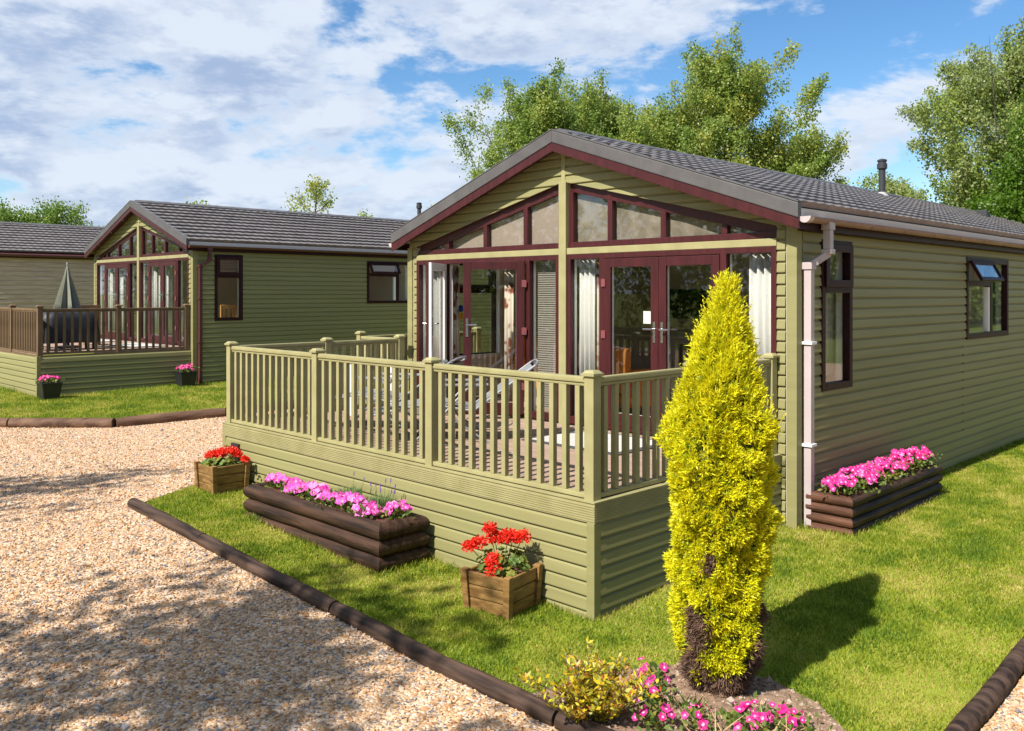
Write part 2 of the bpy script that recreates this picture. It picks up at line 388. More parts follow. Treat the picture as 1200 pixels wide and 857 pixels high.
# grass
def vnoise(P, s, seed):
    return np.array([mnoise.noise((p[0]*s, p[1]*s, seed)) for p in P])
def grass(name, poly, box, n, hmin, hmax, holes, label):
    P = np.column_stack([rng.uniform(box[0], box[1], n), rng.uniform(box[2], box[3], n)])
    z = (P[:, 0]+P[:, 1])/math.sqrt(2)
    P = P[in_poly(P, poly) & in_view(P) & ~in_rects(P, holes) & (rng.random(n) < np.clip(9.0/np.maximum(z, 1), .12, 1)**1.2)]
    inb = in_poly(P, BED); P = P[~inb | (rng.random(len(P)) < np.clip(vnoise(P, 5.0, 8.8)*1.6-.35, .012, .6))]
    k = len(P); zz_ = gv(P[:, 0], P[:, 1])+.008
    dist = (P[:, 0]+P[:, 1])/math.sqrt(2)
    h = rng.uniform(hmin, hmax, k); w = (.0034+.0006*dist/5)*rng.uniform(.7, 1.4, k)
    pn = vnoise(P, 1.7, 4.2)+.6*vnoise(P, 6.0, 1.0)
    h *= 1+.45*np.clip(pn, -1, 1)
    for a_, b_, c_, d_ in holes:
        near = (P[:, 0] > a_-.06) & (P[:, 0] < b_+.06) & (P[:, 1] > c_-.06) & (P[:, 1] < d_+.06); h[near] *= rng.uniform(1.1, 2.1, near.sum())
    az = rng.uniform(0, 2*np.pi, k); la = rng.uniform(0, 2*np.pi, k); le = rng.uniform(.15, .95, k)
    B = np.column_stack([P, zz_]); sd = np.column_stack([np.cos(az), np.sin(az), np.zeros(k)])*w[:, None]
    T = B+np.column_stack([np.cos(la)*le*h, np.sin(la)*le*h, h])
    V = np.stack([B-sd, B+sd, T], 1)
    pick = pn+rng.normal(0, .35, k)
    mi = np.where(pick > .38, 0, np.where(pick > -.02, 1, np.where(pick > -.48, 2, 3)))
    ms = [mat('grass_deep', (.12, .195, .014), None, rough=.55, trans=.35, spec=.25), mat('grass_bright', (.215, .275, .018), None, rough=.55, trans=.35, spec=.25),
          mat('grass_lime', (.31, .34, .03), None, rough=.55, trans=.35, spec=.25), mat('grass_straw', (.46, .38, .11), None, rough=.7, trans=.3, spec=.2)]
    tag(faces_mesh(name, V, ms, midx=mi), label, 'grass', kind='stuff')
HOLES_A = [(5.185, 8.06, 4.28, 10.2), (8.06, 30, 4.125, 10.2), (4.56, 5.12, 6.16, 8.47), (8.15, 10.5, 3.65, 4.1)]
grass('grass', LAWN_A, (3.84, 22, 1.78, 10.1), 1250000, .018, .042, HOLES_A, 'short mown grass in front of and beside the near green lodge')
grass('rear_grass', LAWN_B, (-1, 14, 14.5, 25), 900000, .03, .06, [(5.85, 40, 19.5, 60)], 'short mown grass beside the far green lodge')
# gravel stones
def stones():
    n = 150000
    P = np.column_stack([rng.uniform(-1, 8.5, n), rng.uniform(1.0, 16.5, n)])
    z = (P[:, 0]+P[:, 1])/math.sqrt(2)
    P = P[in_poly(P, GRAVEL) & in_view(P) & (rng.random(n) < np.clip(7.5/np.maximum(z, 1), .1, 1)**1.5)]
    Q = np.column_stack([rng.uniform(5.2, 9, 4000), rng.uniform(.5, 1.66, 4000)]); P = np.vstack([P, Q[in_view(Q)]])
    n = len(P); c = np.column_stack([P, gv(P[:, 0], P[:, 1])+.007])
    s = rng.lognormal(math.log(.0105), .33, n)
    ax = unit(rng.normal(size=(n, 3))); ax[:, 2] *= .35; ax = unit(ax)
    bx_ = unit(np.cross(ax, rng.normal(size=(n, 3)))); cx = np.cross(ax, bx_)
    a = ax*(s*rng.uniform(1.0, 1.7, n))[:, None]; b = bx_*(s*rng.uniform(.7, 1.1, n))[:, None]; d = cx*(s*rng.uniform(.5, .9, n))[:, None]
    J = lambda: 1+rng.uniform(-.25, .25, (n, 1))
    vs = [c+a*J()+b*.2, c-a*J()-d*.2, c+b*J()-a*.25, c-b*J()+d*.3, c+d*J()+a*.2, c-d*J()-b*.2]
    V = np.stack(vs, 1)
    idx = np.array([(0,2,4),(2,1,4),(1,3,4),(3,0,4),(2,0,5),(1,2,5),(3,1,5),(0,3,5)])
    F = V[:, idx].reshape(-1, 3, 3)
    cols = [(.56, .345, .175), (.61, .425, .27), (.45, .235, .105), (.68, .535, .40), (.22, .20, .20), (.35, .32, .31), (.57, .405, .275)]
    ms = [mat('pebble', q, tuple(x*.8 for x in q), 25, .6, spec=.35) for q in cols]
    mi = np.repeat(rng.choice(7, n, p=[.25, .2, .20, .08, .07, .05, .15]), 8)
    tag(faces_mesh('gravel_stones', F, ms, midx=mi), 'loose tan and grey pebbles covering the gravel drive', 'gravel', kind='stuff')
stones()

# ------------------------------------------------------------------ lodge builder
FR = lambda a, d, z: (-d, a, z)          # front wall: a across the gable, d outward
SD = lambda a, d, z: (a, -d, z)          # right-hand side wall: a along the lodge, d outward
def pbox(b, fn, a0, a1, d0, d1, z0, z1):
    p = fn(a0, d0, z0); q = fn(a1, d1, z1); b.box(p[0], q[0], p[1], q[1], p[2], q[2])
PITCH = .112
PROF = [(0, .023), (.06, .025), (.13, .0245), (.74, .018), (.82, .007), (.90, .003), (1, .002)]
def siding(b, fn, a0, a1, z0, z1, openings=(), zref=0.0, pitch=PITCH):
    k = math.floor((z0-zref)/pitch)
    while zref+k*pitch < z1-1e-4:
        rb = zref+k*pitch; k += 1
        cuts = {max(rb, z0), min(rb+pitch, z1)}
        for o in openings:
            for q in (o[2], o[3]):
                if max(rb, z0) < q < min(rb+pitch, z1): cuts.add(q)
        cuts = sorted(cuts)
        for s0, s1 in zip(cuts, cuts[1:]):
            zm = (s0+s1)/2; iv = [(a0, a1)]
            for o in openings:
                if o[2] < zm < o[3]:
                    nv = []
                    for p, q in iv:
                        if o[1] <= p or o[0] >= q: nv.append((p, q)); continue
                        if o[0] > p: nv.append((p, o[0]))
                        if o[1] < q: nv.append((o[1], q))
                    iv = nv
            f0 = (s0-rb)/pitch; f1 = (s1-rb)/pitch
            def dd(f):
                for (u0, v0), (u1, v1) in zip(PROF, PROF[1:]):
                    if u0 <= f <= u1+1e-9: return v0+(v1-v0)*(f-u0)/(u1-u0)
                return PROF[-1][1]
            pr = [(s0, dd(f0))]+[(rb+u*pitch, v) for u, v in PROF if f0 < u < f1]+[(s1, dd(f1))]
            pr = [(s0, 0.0)]+pr
            for p, q in iv:
                vs = []
                for z, d in pr: vs += [fn(p, d, z), fn(q, d, z)]
                b.add(vs, [(2*i, 2*i+1, 2*i+3, 2*i+2) for i in range(len(pr)-1)])
def clip_build(b, planes, name, m, parent):
    me = bpy.data.meshes.new(name); me.from_pydata(b.v, [], b.f)
    bm = bmesh.new(); bm.from_mesh(me)
    for co, no in planes:
        bmesh.ops.bisect_plane(bm, geom=bm.verts[:]+bm.edges[:]+bm.faces[:], plane_co=co, plane_no=no, clear_outer=True)
    bm.to_mesh(me); bm.free()
    return link(name, me, m, parent)
def wall_grid(b, fn, a0, a1, z0, z1, d0, d1, openings):
    A = sorted({a0, a1, *[q for o in openings for q in o[:2]]}); Z = sorted({z0, z1, *[q for o in openings for q in o[2:]]})
    for p, q in zip(A, A[1:]):
        for s, t in zip(Z, Z[1:]):
            am, zm = (p+q)/2, (s+t)/2
            if any(o[0] < am < o[1] and o[2] < zm < o[3] for o in openings): continue
            pbox(b, fn, p, q, d0, d1, s, t)

LW, LL, YC = 6.03, 15.0, 3.015
DECKZ, FTOP, UBOT = .91, 2.97, 3.05
ROH, EOH = .24, .13                       # gable and eave overhangs
RZ, EZ = 4.425, 3.335
SLOPE = (RZ-EZ)/(YC+EOH)
SO = [(.50, 1.21, 1.50, 3.05), (4.80, 6.62, 1.87, 3.00)]
SOL = [(.80, 1.75, 1.50, 3.05)]
def rz_(a): return RZ-abs(a-YC)*SLOPE
def wt(a): return 3.86-abs(a-YC)*(3.86-3.17)/2.83     # slanting head of the gable glazing

def leaf_meshes(w, h, s):                 # door leaf about its hinge: x along the leaf, outward is s*y
    st, dp = .10, .035
    o = MB(); i = MB(); gl = MB(); hd = []; hg = []
    for b, y0, y1 in ((o, 0, dp*s), (i, -dp*s, -.001*s)):
        b.box(0, st, y0, y1, 0, h); b.box(w-st, w, y0, y1, 0, h)
        b.box(st, w-st, y0, y1, 0, st+.05); b.box(st, w-st, y0, y1, h-st, h)
    gl.box(st-.004, w-st+.004, .006*s, .012*s, st+.046, h-st+.004)
    hx = w-.05
    for q in (1, -1):
        y = dp*s*q
        h_ = MB(); hd.append(h_); h_.box(hx-.016, hx+.016, y, y+.008*s*q, .98, 1.21)
        h_.tube([(hx, y+.008*s*q, 1.13), (hx, y+.05*s*q, 1.13), (hx-.12, y+.05*s*q, 1.13)], .010, 8)
    for z in (.35, 1.05, h-.28):
        hg.append(MB()); hg[-1].box(-.03, .03, dp*s, (dp+.014)*s, z-.045, z+.045)
    return o, i, gl, hd, hg
PROTO = {}
def leaf_object(parent, s, hinge, rot, w, h):
    if s not in PROTO:
        o, i, gl, hd, hg = leaf_meshes(w, h, s)
        od = o.build('door', M['burg'], parent, bevel=.006)
        i.build('inner_frame', M['white'], od, bevel=.005); gl.build('pane', GL, od)
        for q in hd: q.build('handle', M['chrome'], od, bevel=.002)
        for q in hg: q.build('hinge', M['pinkhinge'], od, bevel=.004)
        PROTO[s] = od
    else:
        od = share(PROTO[s], parent)
        for ch in PROTO[s].children: share(ch, od)
    od.location = hinge; od.rotation_euler = (0, 0, rot)
    return od
M['pinkhinge'] = mat('hinge_plastic', (.19, .055, .06), None, rough=.4)

def window(parent, fn, a0, a1, z0, z1, kind):
    fw = .075
    f = MB()
    pbox(f, fn, a0, a0+fw, -.05, .035, z0, z1); pbox(f, fn, a1-fw, a1, -.05, .035, z0, z1)
    pbox(f, fn, a0+fw, a1-fw, -.05, .035, z0, z0+fw); pbox(f, fn, a0+fw, a1-fw, -.05, .035, z1-fw, z1)
    panes = []
    if kind == 'tall':
        zt = z1-.50
        pbox(f, fn, a0+fw, a1-fw, -.05, .037, zt-.045, zt+.045)
        panes = [(a0+fw, a1-fw, z0+fw, zt-.045), (a0+fw, a1-fw, zt+.045, z1-fw)]
    else:
        am = a0+(a1-a0)*.56; zt = z1-.36
        pbox(f, fn, am-.05, am+.05, -.05, .037, z0+fw, z1-fw)
        pbox(f, fn, a0+fw, am-.05, -.05, .036, zt-.04, zt+.04)
        panes = [(a0+fw, am-.05, z0+fw, zt-.04), (am+.05, a1-fw, z0+fw, z1-fw)]
    fo = f.build('window', M['burgdark'], parent, bevel=.008)
    for p in panes:
        b = MB(); pbox(b, fn, p[0]-.003, p[1]+.003, -.012, -.006, p[2]-.003, p[3]+.003); b.build('pane', GL, fo)
    if kind == 'tall':                    # proud top-light casement
        v = MB(); p = panes[1]; q = .045
        pbox(v, fn, p[0]-.035, p[0]+q, .038, .062, p[2]-.03, p[3]+.03); pbox(v, fn, p[1]-q, p[1]+.035, .038, .062, p[2]-.03, p[3]+.03)
        pbox(v, fn, p[0]+q, p[1]-q, .038, .062, p[2]-.03, p[2]+q); pbox(v, fn, p[0]+q, p[1]-q, .038, .062, p[3]-q, p[3]+.03)
        v.build('top_light', M['burgdark'], fo, bevel=.006)
    else:                                 # top-hung light pushed open, with its own glass
        w_ = (am-.05)-(a0+fw); h_ = z1-fw-(zt+.04); v = MB(); q = .05
        cx_ = [(0, q, 0, h_+.06), (w_+.05-q, w_+.05, 0, h_+.06), (q, w_+.05-q, 0, q), (q, w_+.05-q, h_+.06-q, h_+.06)]
        for c in cx_: v.box(c[0], c[1], -.02, .02, c[2]-h_-.06, c[3]-h_-.06)
        vo = v.build('top_light', M['burgdark'], fo, bevel=.006)
        # the glass stays inside the same opened sash
        gb = MB(); gb.box(q-.003, w_+.05-q+.003, -.004, .003, -h_-.06+q, -q)
        pb = gb.build('pane', GL, fo)
        for ob in (vo, pb):
            ob.location = Vector(fn(a0+fw-.02, .055, z1-fw+.02)); ob.rotation_euler = (R(-28), 0, 0)
        vh = MB()                          # the white inner edge of the casement standing ajar
        pbox(vh, fn, am-.12, am-.062, -.03, .03, z0+fw+.01, zt-.05); vh.build('inner_edge', M['white'], fo, bevel=.004)
    wi = MB()                              # white inner lining
    pbox(wi, fn, a0, a0+.05, -.13, -.052, z0, z1); pbox(wi, fn, a1-.05, a1, -.13, -.052, z0, z1)
    pbox(wi, fn, a0+.05, a1-.05, -.13, -.052, z0, z0+.05); pbox(wi, fn, a0+.05, a1-.05, -.13, -.052, z1-.05, z1)
    wi.build('inner_frame', M['white'], fo)
    return fo

def roof_tiles(b, side_):
    n_c, per = 11, .20
    run = YC+EOH; xs = np.linspace(-ROH+.05, LL+.28, 540)
    th = math.atan(SLOPE); nz, nyy = math.cos(th), math.sin(th)
    for c in range(n_c):
        f0, f1 = c/n_c, (c+1)/n_c
        rows = []
        for f, lift in ((f0+.004, -.012), (f0, .050), (f0+(f1-f0)*.10, .057), (f0+(f1-f0)*.8, .014), (f1+.004, .004)):
            a = -EOH+run*f; z = EZ+(RZ-EZ)*f
            rows.append((a, z, lift))
        base = len(b.v); n = len(xs)
        for a, z, lift in rows:
            for x in xs:
                ph = (x % per)/per
                w = .0085*(.5-.5*math.cos(2*math.pi*ph)) if lift > 0 else .004
                l = lift+w
                aa = a-nyy*l; b.v.append((x, aa if side_ > 0 else LW-aa, z+nz*l))
        for r_ in range(len(rows)-1):
            for i in range(n-1):
                q = (base+r_*n+i, base+r_*n+i+1, base+(r_+1)*n+i+1, base+(r_+1)*n+i)
                b.f.append(q if side_ > 0 else tuple(reversed(q)))

SHARED = {}
def shared(key, parent, make):
    if key in SHARED: return share(SHARED[key], parent)
    o = make(); SHARED[key] = o; return o

def make_lodge(loc, label, open_left, gutter_mat, pipe_mat, base_drop, group):
    root = empty('holiday_lodge', loc, label, 'lodge', group)
    gz = base_drop                        # ground height at the lodge, local
    # walls ------------------------------------------------------------
    b = MB()
    siding(b, SD, .10, LL-.10, gz-.05, 3.24, SO)
    wall = b.build('wall', M['sage'], root, fixn=False)
    b = MB(); siding(b, lambda a, d, z: (a, LW+d, z), .10, LL-.10, gz-.05, 3.24, SOL); b.build('wall', M['sage'], root, fixn=False)
    b = MB(); siding(b, lambda a, d, z: (LL+d, a, z), .10, LW-.10, gz-.05, 3.2); b.build('wall', M['sage'], root, fixn=False)
    b = MB(); b.prism([(0, 3.2), (LW, 3.2), (YC, rz_(YC)-.1)], lambda a, d, z: (LL+d, a, z), -.05, 0); b.build('wall', M['sage'], root)
    b = MB()                              # backing sheets behind the cladding
    wall_grid(b, SD, .0, LL-.01, gz-.05, 3.22, -.10, -.001, SO)
    wall_grid(b, lambda a, d, z: (a, LW+d, z), .0, LL-.01, gz-.05, 3.22, -.10, -.001, SOL)
    b.box(LL-.1, LL-.011, .1, LW-.1, gz, 3.2)
    b.box(.001, .10, .1, LW-.1, gz, DECKZ-.001)
    b.box(.001, .10, .1, .19, DECKZ, UBOT+.1); b.box(.001, .10, LW-.19, LW-.1, DECKZ, UBOT+.1)
    b.build('wall_lining', M['cream'], root)
    # gable band of boards above the glazing, in two halves
    for sgn in (1, -1):
        b = MB(); siding(b, FR, YC if sgn < 0 else 0.02, LW-.02 if sgn < 0 else YC, 3.05, 4.44, zref=.02)
        ang = math.atan(SLOPE); wa = math.atan((3.86-3.17)/2.83)
        up = Vector((0, -math.sin(ang)*sgn, math.cos(ang))); dn = Vector((0, math.sin(wa)*sgn, -math.cos(wa)))
        clip_build(b, [(Vector((0, YC, RZ-.11)), up), (Vector((0, YC, 3.86)), dn)], 'gable_boards', M['sage'], root)
        gb = MB(); e = 0.02 if sgn > 0 else LW-.02
        gb.prism([(YC, 3.881), (YC, RZ-.12), (e, rz_(e)-.12), (e, wt(e)+.021)], FR, -.10, -.001); gb.build('gable_lining', M['cream'], root)
    b = MB()
    b.prism([(YC-.03, 3.84), (YC+.03, 3.84), (YC+.03, RZ-.13), (YC-.03, RZ-.13)], FR, .0, .026); b.build('gable_batten', M['sage_wood'], root)
    b = MB(); siding(b, FR, .10, .19, DECKZ-.3, 3.17, zref=.02); siding(b, FR, LW-.19, LW-.10, DECKZ-.3, 3.17, zref=.02)
    siding(b, FR, .10, LW-.10, gz-.05, DECKZ-.05, zref=.02)
    b.build('wall', M['sage'], root, fixn=False)
    for xa, xb in ((-.026, .085), (LL-.085, LL+.024)):
        for ya, yb in ((-.024, .085), (LW-.085, LW+.024)):
            b = MB(); b.box(xa, xb, ya, yb, gz-.04, 3.16); b.build('corner_board', M['sage'], root, bevel=.006)
    b = MB(); b.box(4.705, 4.735, -.021, 0, .58, 1.86); b.build('joint_strip', M['sage'], root, bevel=.003)
    b = MB(); b.box(.1, LL-.1, -.021, -.001, 3.14, 3.235); b.build('eaves_board', M['sage'], root, bevel=.004)
    # roof ---------------------------------------------------------------
    def mk():
        q = MB(); roof_tiles(q, 1); roof_tiles(q, -1)
        ob = q.build('roof', M['tile'], root, smooth=True, fixn=False); return ob
    roof = shared('roof', root, mk)
    b = MB()
    P_ = [(-EOH, EZ-.02), (YC, RZ-.02), (LW+EOH, EZ-.02), (LW+EOH, EZ-.10), (YC, RZ-.10), (-EOH, EZ-.10)]
    b.prism(P_, lambda a, d, z: (d, a, z), -ROH+.06, LL+.25); b.build('roof_deck', M['cream'], root)
    b = MB()
    for sgn in (1, -1):
        e = -EOH if sgn > 0 else LW+EOH
        b.prism([(YC, RZ-.105), (e, EZ-.105), (e, EZ-.135), (YC, RZ-.135)], lambda a, d, z: (d, a, z), -ROH+.03, -.02)
    b.build('soffit', M['burg'], root)
    for k, nm, m_, z0, z1, x0, x1, bv in ((0, 'bargeboard', M['burg'], -.217, -.112, -ROH+.012, -ROH+.045, .004), (1, 'verge', M['verge'], -.110, .034, -ROH, -ROH+.075, .012)):
        b = MB()
        for sgn in (1, -1):
            e = -EOH-.015 if sgn > 0 else LW+EOH+.015
            pz = lambda a: rz_(a)
            b.prism([(YC, RZ+z0), (e, pz(e)+z0), (e, pz(e)+z1), (YC, RZ+z1)], lambda a, d, z: (d, a, z), x0, x1)
        b.build(nm, m_, root, bevel=bv)
    b = MB()                              # overlapping top flange of the verge and the ridge caps
    for sgn in (1, -1):
        e = -EOH-.015 if sgn > 0 else LW+EOH+.015
        b.prism([(YC, RZ+.038), (e, rz_(e)+.038), (e, rz_(e)+.052), (YC, RZ+.052)], lambda a, d, z: (d, a, z), -ROH-.002, -ROH+.13)
    b.build('verge_cap', M['verge'], root, bevel=.004)
    b = MB()
    nseg = 34; x = -ROH+.13
    for i in range(nseg):
        xa, xb = x+i*(LL+.15)/nseg, x+(i+1)*(LL+.15)/nseg+.02
        for sgn in (1, -1):
            b.prism([(YC, RZ+.075), (YC+sgn*.15, RZ+.075-.15*SLOPE-.012), (YC+sgn*.15, RZ+.05-.15*SLOPE-.012), (YC, RZ+.05)], lambda a, d, z: (d, a, z+(.006 if d == xb else 0)), xa, xb)
    b.build('ridge_cap', M['verge'], root)
    for y, uy in ((LW+EOH, 1),):
        b = MB(); b.box(-ROH+.02, LL+.25, y-.02, y, EZ-.20, EZ-.105); b.build('fascia', M['burgdark'], root)
    b = MB(); b.box(-ROH+.05, LL+.25, -EOH, -EOH+.02, EZ-.22, EZ-.105); b.box(.0, LL, -EOH+.02, -.03, EZ-.225, EZ-.205); b.build('fascia', M['burgdark'], root)
    # gutter with brackets and downpipe
    def gutter(y, s):
        q = MB(); n = 13; prof = []
        for i in range(n): w = math.pi*i/(n-1); prof.append((math.cos(w)*.055, -math.sin(w)*.055))
        prof += [(x_*.86, z_*.86) for x_, z_ in reversed(prof)]
        q.prism([(y+p[0]*s, EZ-.105+p[1]) for p in prof], lambda a, d, z: (d, a, z), -ROH+.06, LL+.2)
        go = q.build('gutter', gutter_mat, root)
        for k in range(17):
            xk = .35+k*.9; q = MB()
            ring = [(math.cos(math.pi*i/12)*.0585, -math.sin(math.pi*i/12)*.0585) for i in range(13)]; ring += [(a_*.945, b_*.945) for a_, b_ in reversed(ring)]
            q.prism([(y+a_, EZ-.106+b_) for a_, b_ in ring], lambda a, d, z: (d, a, z), xk-.016, xk+.016); q.build('bracket', gutter_mat, go)
        q = MB(); q.prism([(y+math.cos(math.pi*i/12)*.061, EZ-.103-math.sin(math.pi*i/12)*.061) for i in range(13)], lambda a, d, z: (d, a, z), -ROH+.045, -ROH+.13); q.build('end_cap', M['pipe_pale'] if gutter_mat is M['gutter_brown'] else gutter_mat, go, smooth=True)  # near gutter's cap is coloured pale to paint the sun's glare on it
        return go
    gutter(-EOH-.06, 1); gutter(LW+EOH+.06, -1)
    b = MB()
    yg = -EOH-.06
    b.box(.24, .36, yg-.045, yg+.045, EZ-.21, EZ-.115)
    def sq(p, q, h=.036):
        b.tube([p, q], h*1.35, 4)
    def rect_leg(x_, y_, z0, z1, h=.037): b.box(x_-h, x_+h, y_-h, y_+h, z0, z1)
    rect_leg(.30, yg, EZ-.40, EZ-.211)
    b.box(.25, .35, yg-.05, yg+.05, EZ-.45, EZ-.401)
    sq((.31, yg+.005, EZ-.44), (.13, -.075, EZ-.56))
    b.box(.08, .18, -.125, -.025, EZ-.60, EZ-.53)
    rect_leg(.13, -.075, gz+.02, EZ-.601)
    dp = b.build('downpipe', pipe_mat, root, bevel=.006)
    for z in (1.0, 2.0):
        b = MB(); b.box(.075, .185, -.13, -.026, z, z+.028); b.build('pipe_bracket', M['white'] if pipe_mat is M['pipe_pale'] else pipe_mat, dp, bevel=.004)
    # flue and roof vent
    fx, fy = 8.85, YC-.24
    b = MB(); z0 = rz_(fy)
    b.lathe([(.062, z0-.05), (.062, z0+.52), (.066, z0+.52), (.092, z0+.54), (.092, z0+.63), (.075, z0+.645), (.075, z0+.67), (.088, z0+.68), (.088, z0+.705), (.04, z0+.725)], 20, (fx, fy))
    fl = b.build('flue', M['flue'], root, smooth=True)
    b = MB(); b.lathe([(.13, z0-.06), (.12, z0+.02), (.09, z0+.05), (.066, z0+.09)], 20, (fx, fy)); b.build('flashing', M['lead'], fl, smooth=True)
    b = MB(); vz = rz_(YC-.75); b.prism([(12.6, vz-.05), (12.6, vz+.14), (12.85, vz+.06), (12.85, vz-.05)], lambda a, d, z: (a, d, z), YC-.95, YC-.75); b.build('roof_vent', M['flue'], root, bevel=.01)
    # gable glazing ------------------------------------------------------
    bays = [(.19, 2.955, [.81, 1.58, 2.33]), (3.075, 5.84, [3.70, 4.45, 5.22])]
    b = MB(); b.box(-.045, .06, 2.957, 3.073, DECKZ, 3.855); b.build('centre_post', M['sage_wood'], root, bevel=.008)
    b = MB(); b.box(-.03, .0, .191, 2.954, FTOP+.002, UBOT-.002); b.box(-.03, .0, 3.076, 5.839, FTOP+.002, UBOT-.002); b.build('transom', M['sage_wood'], root, bevel=.005)
    for bi, (a0, a1, mul) in enumerate(bays):
        fw = .07
        f = MB()
        lo_, hi_ = (a0, a1)
        f.prism([(a0, UBOT), (a1, UBOT), (a1, UBOT+fw), (a0, UBOT+fw)], FR, -.098, -.006)
        hd_ = .105
        f.prism([(a0, wt(a0)-hd_), (a1, wt(a1)-hd_), (a1, wt(a1)+.02), (a0, wt(a0)+.02)], FR, -.099, -.040)
        for m0, m1 in [(a0, a0+.06), (a1-.06, a1)]+[(q-.035, q+.035) for q in mul]:
            if wt(m0) > UBOT+fw+.11 and wt(m1) > UBOT+fw+.11:
                f.prism([(m0, UBOT+fw+.001), (m1, UBOT+fw+.001), (m1, wt(m1)-hd_-.001), (m0, wt(m0)-hd_-.001)], FR, -.097, -.022)
        uo = f.build('gable_window', M['burg'], root, bevel=.006)
        edges = [a0+.06]+[v for q in mul for v in (q-.035, q+.035)]+[a1-.06]
        for p, q in zip(edges[::2], edges[1::2]):
            gp = MB(); zl, zr = wt(p)-hd_+.004, wt(q)-hd_+.004
            if max(zl, zr) < UBOT+fw+.02: continue
            if zl < UBOT+fw:  p2 = p+(q-p)*(UBOT+fw-zl)/(zr-zl); poly = [(p2, UBOT+fw-.004), (q, UBOT+fw-.004), (q, zr)]
            elif zr < UBOT+fw: p2 = p+(q-p)*(zl-UBOT-fw)/(zl-zr); poly = [(p, UBOT+fw-.004), (p2, UBOT+fw-.004), (p, zl)]
            else: poly = [(p, UBOT+fw-.004), (q, UBOT+fw-.004), (q, zr), (p, zl)]
            gp.prism(poly, FR, -.066, -.060); gp.build('pane', GL, uo)
        # lower: outer frame, sidelights and the pair of doors
        f = MB(); w1 = .06
        d0, d1 = (.83, 2.375) if bi == 0 else (3.655, 5.20)
        for p, q in ((a0, a0+w1), (a1-w1, a1), (d0-.075, d0), (d1, d1+.075)): f.box(.05, -.03, p, q, DECKZ+.02, FTOP)
        for p, q in ((a0+w1, d0-.075), (d0, d1), (d1+.075, a1-w1)): f.box(.05, -.03, p, q, FTOP-.06, FTOP)
        for p, q in ((a0+w1, d0-.075), (d1+.075, a1-w1)): f.box(.05, -.03, p, q, DECKZ+.02, DECKZ+.11)
        f.box(.05, -.05, d0, d1, DECKZ+.02, DECKZ+.06)
        fo = f.build('door_frame', M['burg'], root, bevel=.006)
        wf = MB()
        for p, q in ((a0, a0+w1), (a1-w1, a1), (d0-.075, d0), (d1, d1+.075)): wf.box(.051, .09, p, q, DECKZ+.02, FTOP)
        wf.build('inner_frame', M['white'], fo)
        for p, q in ((a0+w1, d0-.075), (d1+.075, a1-w1)):
            gp = MB(); gp.box(.006, .012, p-.003, q+.003, DECKZ+.107, FTOP-.057); gp.build('pane', GL, fo)
        w, h = (d1-d0)/2-.004, FTOP-.065-(DECKZ+.065)
        th1, th2 = (R(47), R(56)) if (bi == 1 and open_left) else (0, 0)
        z_ = DECKZ+.063
        leaf_object(root, 1, (-.004 if not th1 else -.05, d0+.002, z_), R(90)+th1, w, h)
        leaf_object(root, -1, (-.004 if not th2 else -.05, d1-.002, z_), R(-90)-th2, w, h)
    # soffit downlights
    for q in (3.75, 4.55, 5.4, 2.28, 1.48, .63):
        b = MB(); zc = rz_(q)-.142
        b.lathe([(.045, zc-.018), (.05, zc), (.03, zc+.01)], 16, (-.16, q)); b.build('downlight', M['white'], root, smooth=True)
    # windows of the long side
    window(root, SD, *SO[0], 'tall'); window(root, SD, *SO[1], 'wide'); window(root, lambda a, d, z: (a, LW+d, z), *SOL[0], 'tall')
    # room
    b = MB(); b.box(.10, 6.2, .10, LW-.10, DECKZ-.05, DECKZ+.02); b.build('room_floor', M['floor'], root)
    b = MB(); b.prism([(.11, DECKZ), (LW-.11, DECKZ), (LW-.11, 3.3), (YC, 4.28), (.11, 3.3)], FR, -6.3, -6.2); b.build('partition', M['cream'], root)
    return root

LA = make_lodge((8.05, 4.13, 0), 'nearest green clad lodge with one pair of glazed doors standing open', True, M['gutter_brown'], M['pipe_pale'], .16, 'green lodges')
LB = make_lodge((9.1, 19.4, .36), 'farther green clad lodge behind the brown railed deck, all doors shut', False, M['pipe_brown'], M['pipe_brown'], .06, 'green lodges')
# a white notice on the inside of one right-hand door
nb = MB(); nb.box(8.075, 8.078, 5.87, 5.98, 2.16, 2.30); tag(nb.build('paper_notice', M['white']), 'small blank white notice fixed inside the right hand glazed doors', 'notice')

